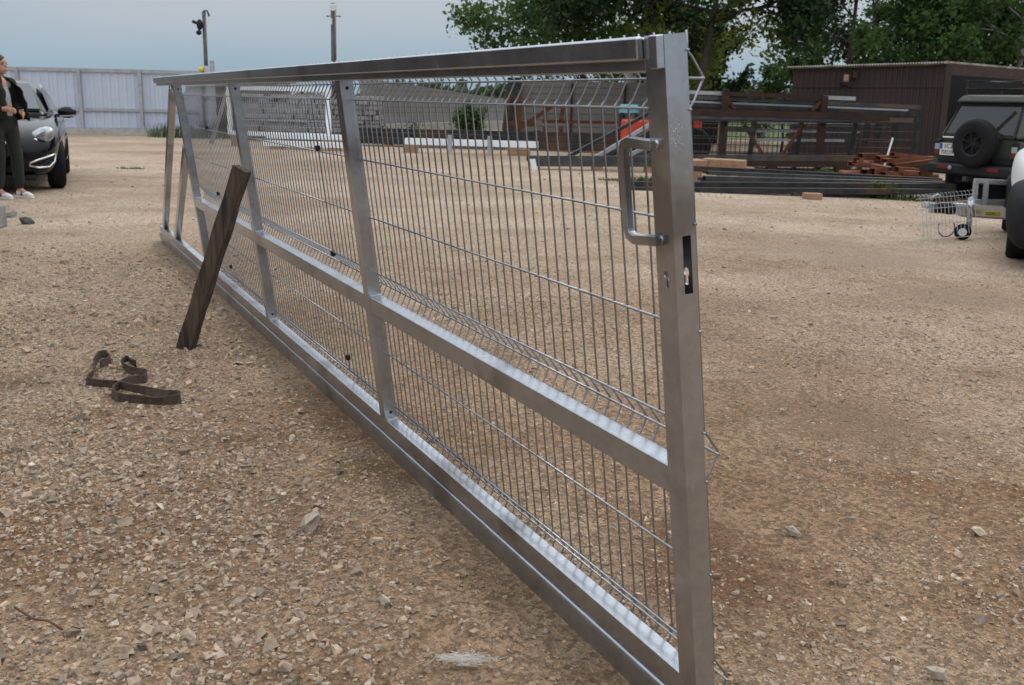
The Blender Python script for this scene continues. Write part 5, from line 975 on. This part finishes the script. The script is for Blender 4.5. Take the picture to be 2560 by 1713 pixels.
# ---- white car nose at the right edge
wc0 = G(2535, 646); wf = Vector((-.42, -.91, 0)).normalized(); wl = Z.cross(wf)          # heading towards the camera; its right side is on our left
wo = wc0 + wl * .80; wo.z = gz(wo.x)
wc = thing('white_car', wo, 'white car with dark plastic bumper and black grille, cut by the right edge', 'car', rot=(0, 0, math.atan2(wf.y, wf.x)), local=True)
def wring(st): x, w_, zb, zm, zs, zt = st; return [(0, zb), (w_ * .8, zb), (w_ * .96, zb + .06), (w_, zm), (w_ * .98, zs - .08), (w_ * .9, zs), (w_ * .5, zt - .01), (0, zt)]
loft([(.80, .50, .52, .66, .84, .90), (.66, .68, .48, .68, .88, .95), (.30, .80, .46, .7, .93, 1.0), (-.3, .88, .46, .7, .97, 1.04), (-1.2, .91, .46, .7, .99, 1.05), (-3.2, .9, .46, .7, 1.0, 1.04), (-3.5, .8, .5, .7, .95, 1.0)], wring, 'body', M['white_paint'], wc)
loft([(.98, .56, .26, .40, .56, .60), (.92, .80, .18, .42, .60, .64), (.70, .92, .16, .46, .72, .76), (.40, .945, .18, .5, .80, .83), (-.1, .94, .45, .6, .82, .85)], wring, 'bumper', mat('unpainted_bumper', (.016, .017, .019), .7, 0, (.022, .023, .026), 9, spec=.08), wc)
loft(cabst and [(-.45, .76, .95, .70, 1.05), (-.6, .8, .95, .7, 1.12), (-1.2, .82, .95, .62, 1.5), (-2.2, .82, .95, .6, 1.58), (-3.0, .8, .95, .58, 1.5), (-3.4, .75, .95, .55, 1.1)], cab_ring, 'cabin', M['white_paint'], wc, 1)
MB().prism([(-.5, .68, 1.06), (-.5, -.68, 1.06), (-1.15, -.56, 1.46), (-1.15, .56, 1.46)], (.03, 0, .03)).build('windscreen', M['glass'], wc)
for s_ in (-1, 1):
    Mh = Matrix.Rotation(R(-30 * s_), 3, 'Z') @ Matrix.Rotation(R(15), 3, 'Y'); MB().ell((.56, .60 * s_, .865), (.10, .19, .07), 14, 10, Mh).build('headlight', M['lamp_glass'], wc, smooth=True)
    wheel(wc, -.12, .88 * s_, .34, .23, s_, rim='dark_steel'); wheel(wc, -2.65, .92 * s_, .34, .23, s_, rim='dark_steel')
MB().box(.70, .86, -.55, .55, .58, .80).build('grille', M['dark_plastic'], wc, bevel=.03)
for k in range(4): MB().beam((.865, -.52, .61 + .05 * k), (.865, .52, .61 + .05 * k), .02, .012).build('grille_bar', M['dark_steel'], wc)
MB().tube([(.80, -.70, .84), (.88, -.55, .80), (.90, -.53, .58), (.90, -.40, .55)], .022, 8).build('grille_trim', M['white_paint'], wc, smooth=True)
# ================================================================== the standing person
M['skin'] = mat('skin', (.42, .235, .165), .55, 0, (.48, .27, .19), 12); M['hair'] = mat('dark_hair', (.022, .014, .010), .6, bump=.4, bscale=80)
M['jacket'] = mat('black_olive_cloth', (.008, .009, .007), .9, bump=.3, bscale=160); M['trousers'] = mat('charcoal_cloth', (.013, .015, .013), .9, 0, (.020, .022, .019), 12, bump=.3, bscale=120)
M['tee'] = mat('pale_grey_cloth', (.30, .32, .34), .9, bump=.2, bscale=120); M['shoe'] = mat('white_leather', (.68, .66, .67), .5); M['shoe_red'] = mat('red_patch', (.30, .02, .025), .6)
per = thing('person', (-6.22, 12.70, 0), 'person in a black jacket, dark trousers and white trainers standing at the left edge', 'person', rot=(0, 0, math.atan2(-.34, .94)), local=True)
def fleshy(name, m, mt, par, vox=.011, it=5):
    o = m.build(name, M[mt], par, smooth=True); rmd = o.modifiers.new('remesh', 'REMESH'); rmd.mode = 'VOXEL'; rmd.voxel_size = vox; rmd.use_smooth_shade = True
    s_ = o.modifiers.new('smooth', 'SMOOTH'); s_.iterations = it; s_.factor = .5; return o
def limb(m, pts, rs): 
    m.tube(pts, rs, 12)
    for p, r in zip(pts, rs): m.ell(p, (r, r, r), 12, 8)
b = MB(); hc = Vector((.045, 0, 1.585)); Mhd = Matrix.Rotation(R(8), 3, 'Z')
b.ell(hc + Vector((-.012, 0, .025)), (.098, .076, .092), 16, 12, Mhd); b.ell(hc + Vector((.022, 0, -.045)), (.066, .058, .068), 14, 10, Mhd); b.ell(hc + Vector((.058, 0, -.085)), (.026, .030, .022), 10, 8)
b.ell(hc + Vector((.092, .004, -.015)), (.019, .012, .026), 10, 8); b.ell(hc + Vector((.083, .004, -.058)), (.014, .024, .012), 10, 6)
for s_ in (-1, 1): b.ell(hc + Vector((-.005, .077 * s_, -.005)), (.018, .012, .032), 8, 6)
limb(b, [(.03, 0, 1.52), (.0, 0, 1.42)], [.050, .054]); limb(b, [(0, 0, 1.36), (0, 0, 1.2), (0, 0, 1.0)], [.10, .105, .12]); limb(b, [(0, -.15, 1.37), (0, .15, 1.37)], [.055, .055])
arms = {-1: [(0, -.185, 1.37), (-.055, -.235, 1.10), (.16, -.125, 1.075)], 1: [(0, .185, 1.37), (-.02, .25, 1.12), (.18, .13, 1.04)]}
for s_, ap in arms.items():
    limb(b, ap, [.047, .040, .029]); wr = Vector(ap[2]); hd2 = (Vector(ap[2]) - Vector(ap[1])).normalized(); pm = wr + hd2 * .055
    limb(b, [wr, pm, pm + hd2 * .02], [.027, .032, .030])
    for k, (o_, ln) in enumerate(((.026, .062), (.009, .070), (-.009, .066), (-.026, .050))):
        q0 = pm + hd2 * .03 + Vector((0, 0, o_)); q1 = q0 + hd2 * ln * .5 + Vector((.004, .006 * -s_, -.004)); q2 = q1 + (hd2 * .4 + Vector((0, -.5 * -s_ * -1, -.5))).normalized() * ln * .5; limb(b, [q0, q1, q2], [.0100, .0092, .0080])
    limb(b, [wr + hd2 * .03 + Vector((0, 0, .02)), wr + hd2 * .065 + Vector((.01, 0, .05)), wr + hd2 * .10 + Vector((.01, 0, .052))], [.0115, .0105, .009])
legs = {-1: [(-.01, -.095, .93), (.02, -.10, .50), (-.03, -.105, .09)], 1: [(.02, .095, .93), (.07, .115, .50), (.06, .13, .09)]}
for s_, lp_ in legs.items(): limb(b, lp_, [.085, .055, .037]); limb(b, [lp_[2], Vector(lp_[2]) + Vector((.11, 0, -.045))], [.036, .03])
fleshy('body', b, 'skin', per, .0085, 3)
h_ = MB(); h_.ell(hc + Vector((-.022, 0, .042)), (.100, .083, .088), 16, 12); h_.ell(hc + Vector((-.062, 0, -.005)), (.062, .074, .085), 14, 10); h_.ell(hc + Vector((-.13, 0, .06)), (.045, .042, .042), 12, 8); fleshy('hair', h_, 'hair', per, .010, 2)
for s_ in (-1, 1):
    MB().ell(hc + Vector((.082, .031 * s_, .008)), (.007, .010, .005), 8, 6).build('eye', M['hair'], per, smooth=True); MB().beam(hc + Vector((.088, .014 * s_, .026)), hc + Vector((.078, .044 * s_, .027)), .004, .005).build('eyebrow', M['hair'], per)
MB().ell(hc + Vector((.094, .004, -.062)), (.007, .021, .008), 8, 6).build('mouth', mat('lips', (.33, .10, .09), .5), per, smooth=True)
tm = MB(); limb(tm, [(.0, 0, 1.38), (.012, 0, 1.22), (.015, 0, 1.02)], [.088, .118, .125]); limb(tm, [(0, -.13, 1.365), (0, .13, 1.365)], [.062, .062]); fleshy('t_shirt', tm, 'tee', per, .012, 3)
tr_ = MB(); limb(tr_, [(.0, 0, .99), (0, 0, .90)], [.135, .13]); tr_.ell((0, 0, .93), (.13, .165, .12), 16, 10)
for s_, lp_ in legs.items(): a, k_, f_ = [Vector(p) for p in lp_]; limb(tr_, [a, a.lerp(k_, .5), k_, k_.lerp(f_, .45), k_.lerp(f_, .72), f_ + Vector((0, 0, .045))], [.098, .088, .072, .068, .064, .048])
fleshy('trousers', tr_, 'trousers', per, .012, 3)
# open bomber jacket: thick shell leaving the front free, left flap swinging out
J = []; nz_, nt_ = 12, 30
for i in range(nz_ + 1):
    t_ = i / nz_; z_ = .93 + .52 * t_; rx = .155 + .02 * math.sin(t_ * 3.1) - .075 * max(0, t_ - .72) / .28; ry = .215 + .03 * math.sin(t_ * 3.1) - .12 * max(0, t_ - .78) / .22
    for k in range(nt_ + 1):
        th_ = R(42 + (342 - 42) * k / nt_); x_ = rx * math.cos(th_); y_ = ry * math.sin(th_); e_ = max(0, 1 - k / 5) * (1 - t_) ** .8; x_ += .17 * e_; y_ += .015 * e_; e2 = max(0, 1 - (nt_ - k) / 4) * (1 - t_); x_ += .03 * e2; wr_ = .006 * math.sin(k * 1.3 + z_ * 40)
        J.append((x_ + wr_, y_ + wr_, z_ + (.02 * math.sin(k * .7) if i == 0 else 0)))
jm = MB().add(J, [(i * (nt_ + 1) + k, i * (nt_ + 1) + k + 1, (i + 1) * (nt_ + 1) + k + 1, (i + 1) * (nt_ + 1) + k) for i in range(nz_) for k in range(nt_)]); jo = jm.build('jacket', M['jacket'], per, smooth=True)
sl = jo.modifiers.new('thick', 'SOLIDIFY'); sl.thickness = .014; sl.offset = -1
for s_, ap in arms.items():
    a, e_, w2 = [Vector(p) for p in ap]; q = MB(); limb(q, [a + Vector((0, -.01 * s_, .0)), a.lerp(e_, .5), e_, e_.lerp(w2, .5), e_.lerp(w2, .88)], [.078, .072, .067, .06, .044]); fleshy('sleeve', q, 'jacket', per, .011, 3)
MB().tube([Vector((.05 + .06 * math.cos(a), .085 * math.sin(a), 1.455 + .012 * math.cos(a * 2) + (-.03 if math.cos(a) > 0 else .01))) + Vector((-.035, 0, 0)) for a in np.linspace(.7, 5.6, 14)], .017, 8).build('collar', M['jacket'], per, smooth=True)
for s_, lp_ in legs.items():
    f_ = Vector(lp_[2]); q = MB(); q.ell((f_.x + .0, f_.y, .055), (.055, .042, .050), 12, 8); q.ell((f_.x + .09, f_.y, .042), (.085, .044, .038), 12, 8); q.ell((f_.x + .145, f_.y, .034), (.05, .042, .028), 12, 8); so_ = fleshy('shoe', q, 'shoe', per, .008, 2)
    MB().prism([Vector((f_.x + x_, f_.y + y_, 0)) for x_, y_ in ((-.06, -.032), (.06, -.04), (.15, -.044), (.20, -.02), (.20, .02), (.15, .044), (.06, .04), (-.06, .032))], (0, 0, .022)).build('sole', M['white'], so_, bevel=.006); MB().ell((f_.x + .055, f_.y - .040, .052), (.018, .008, .02), 8, 6).build('patch', M['shoe_red'], so_, smooth=True)
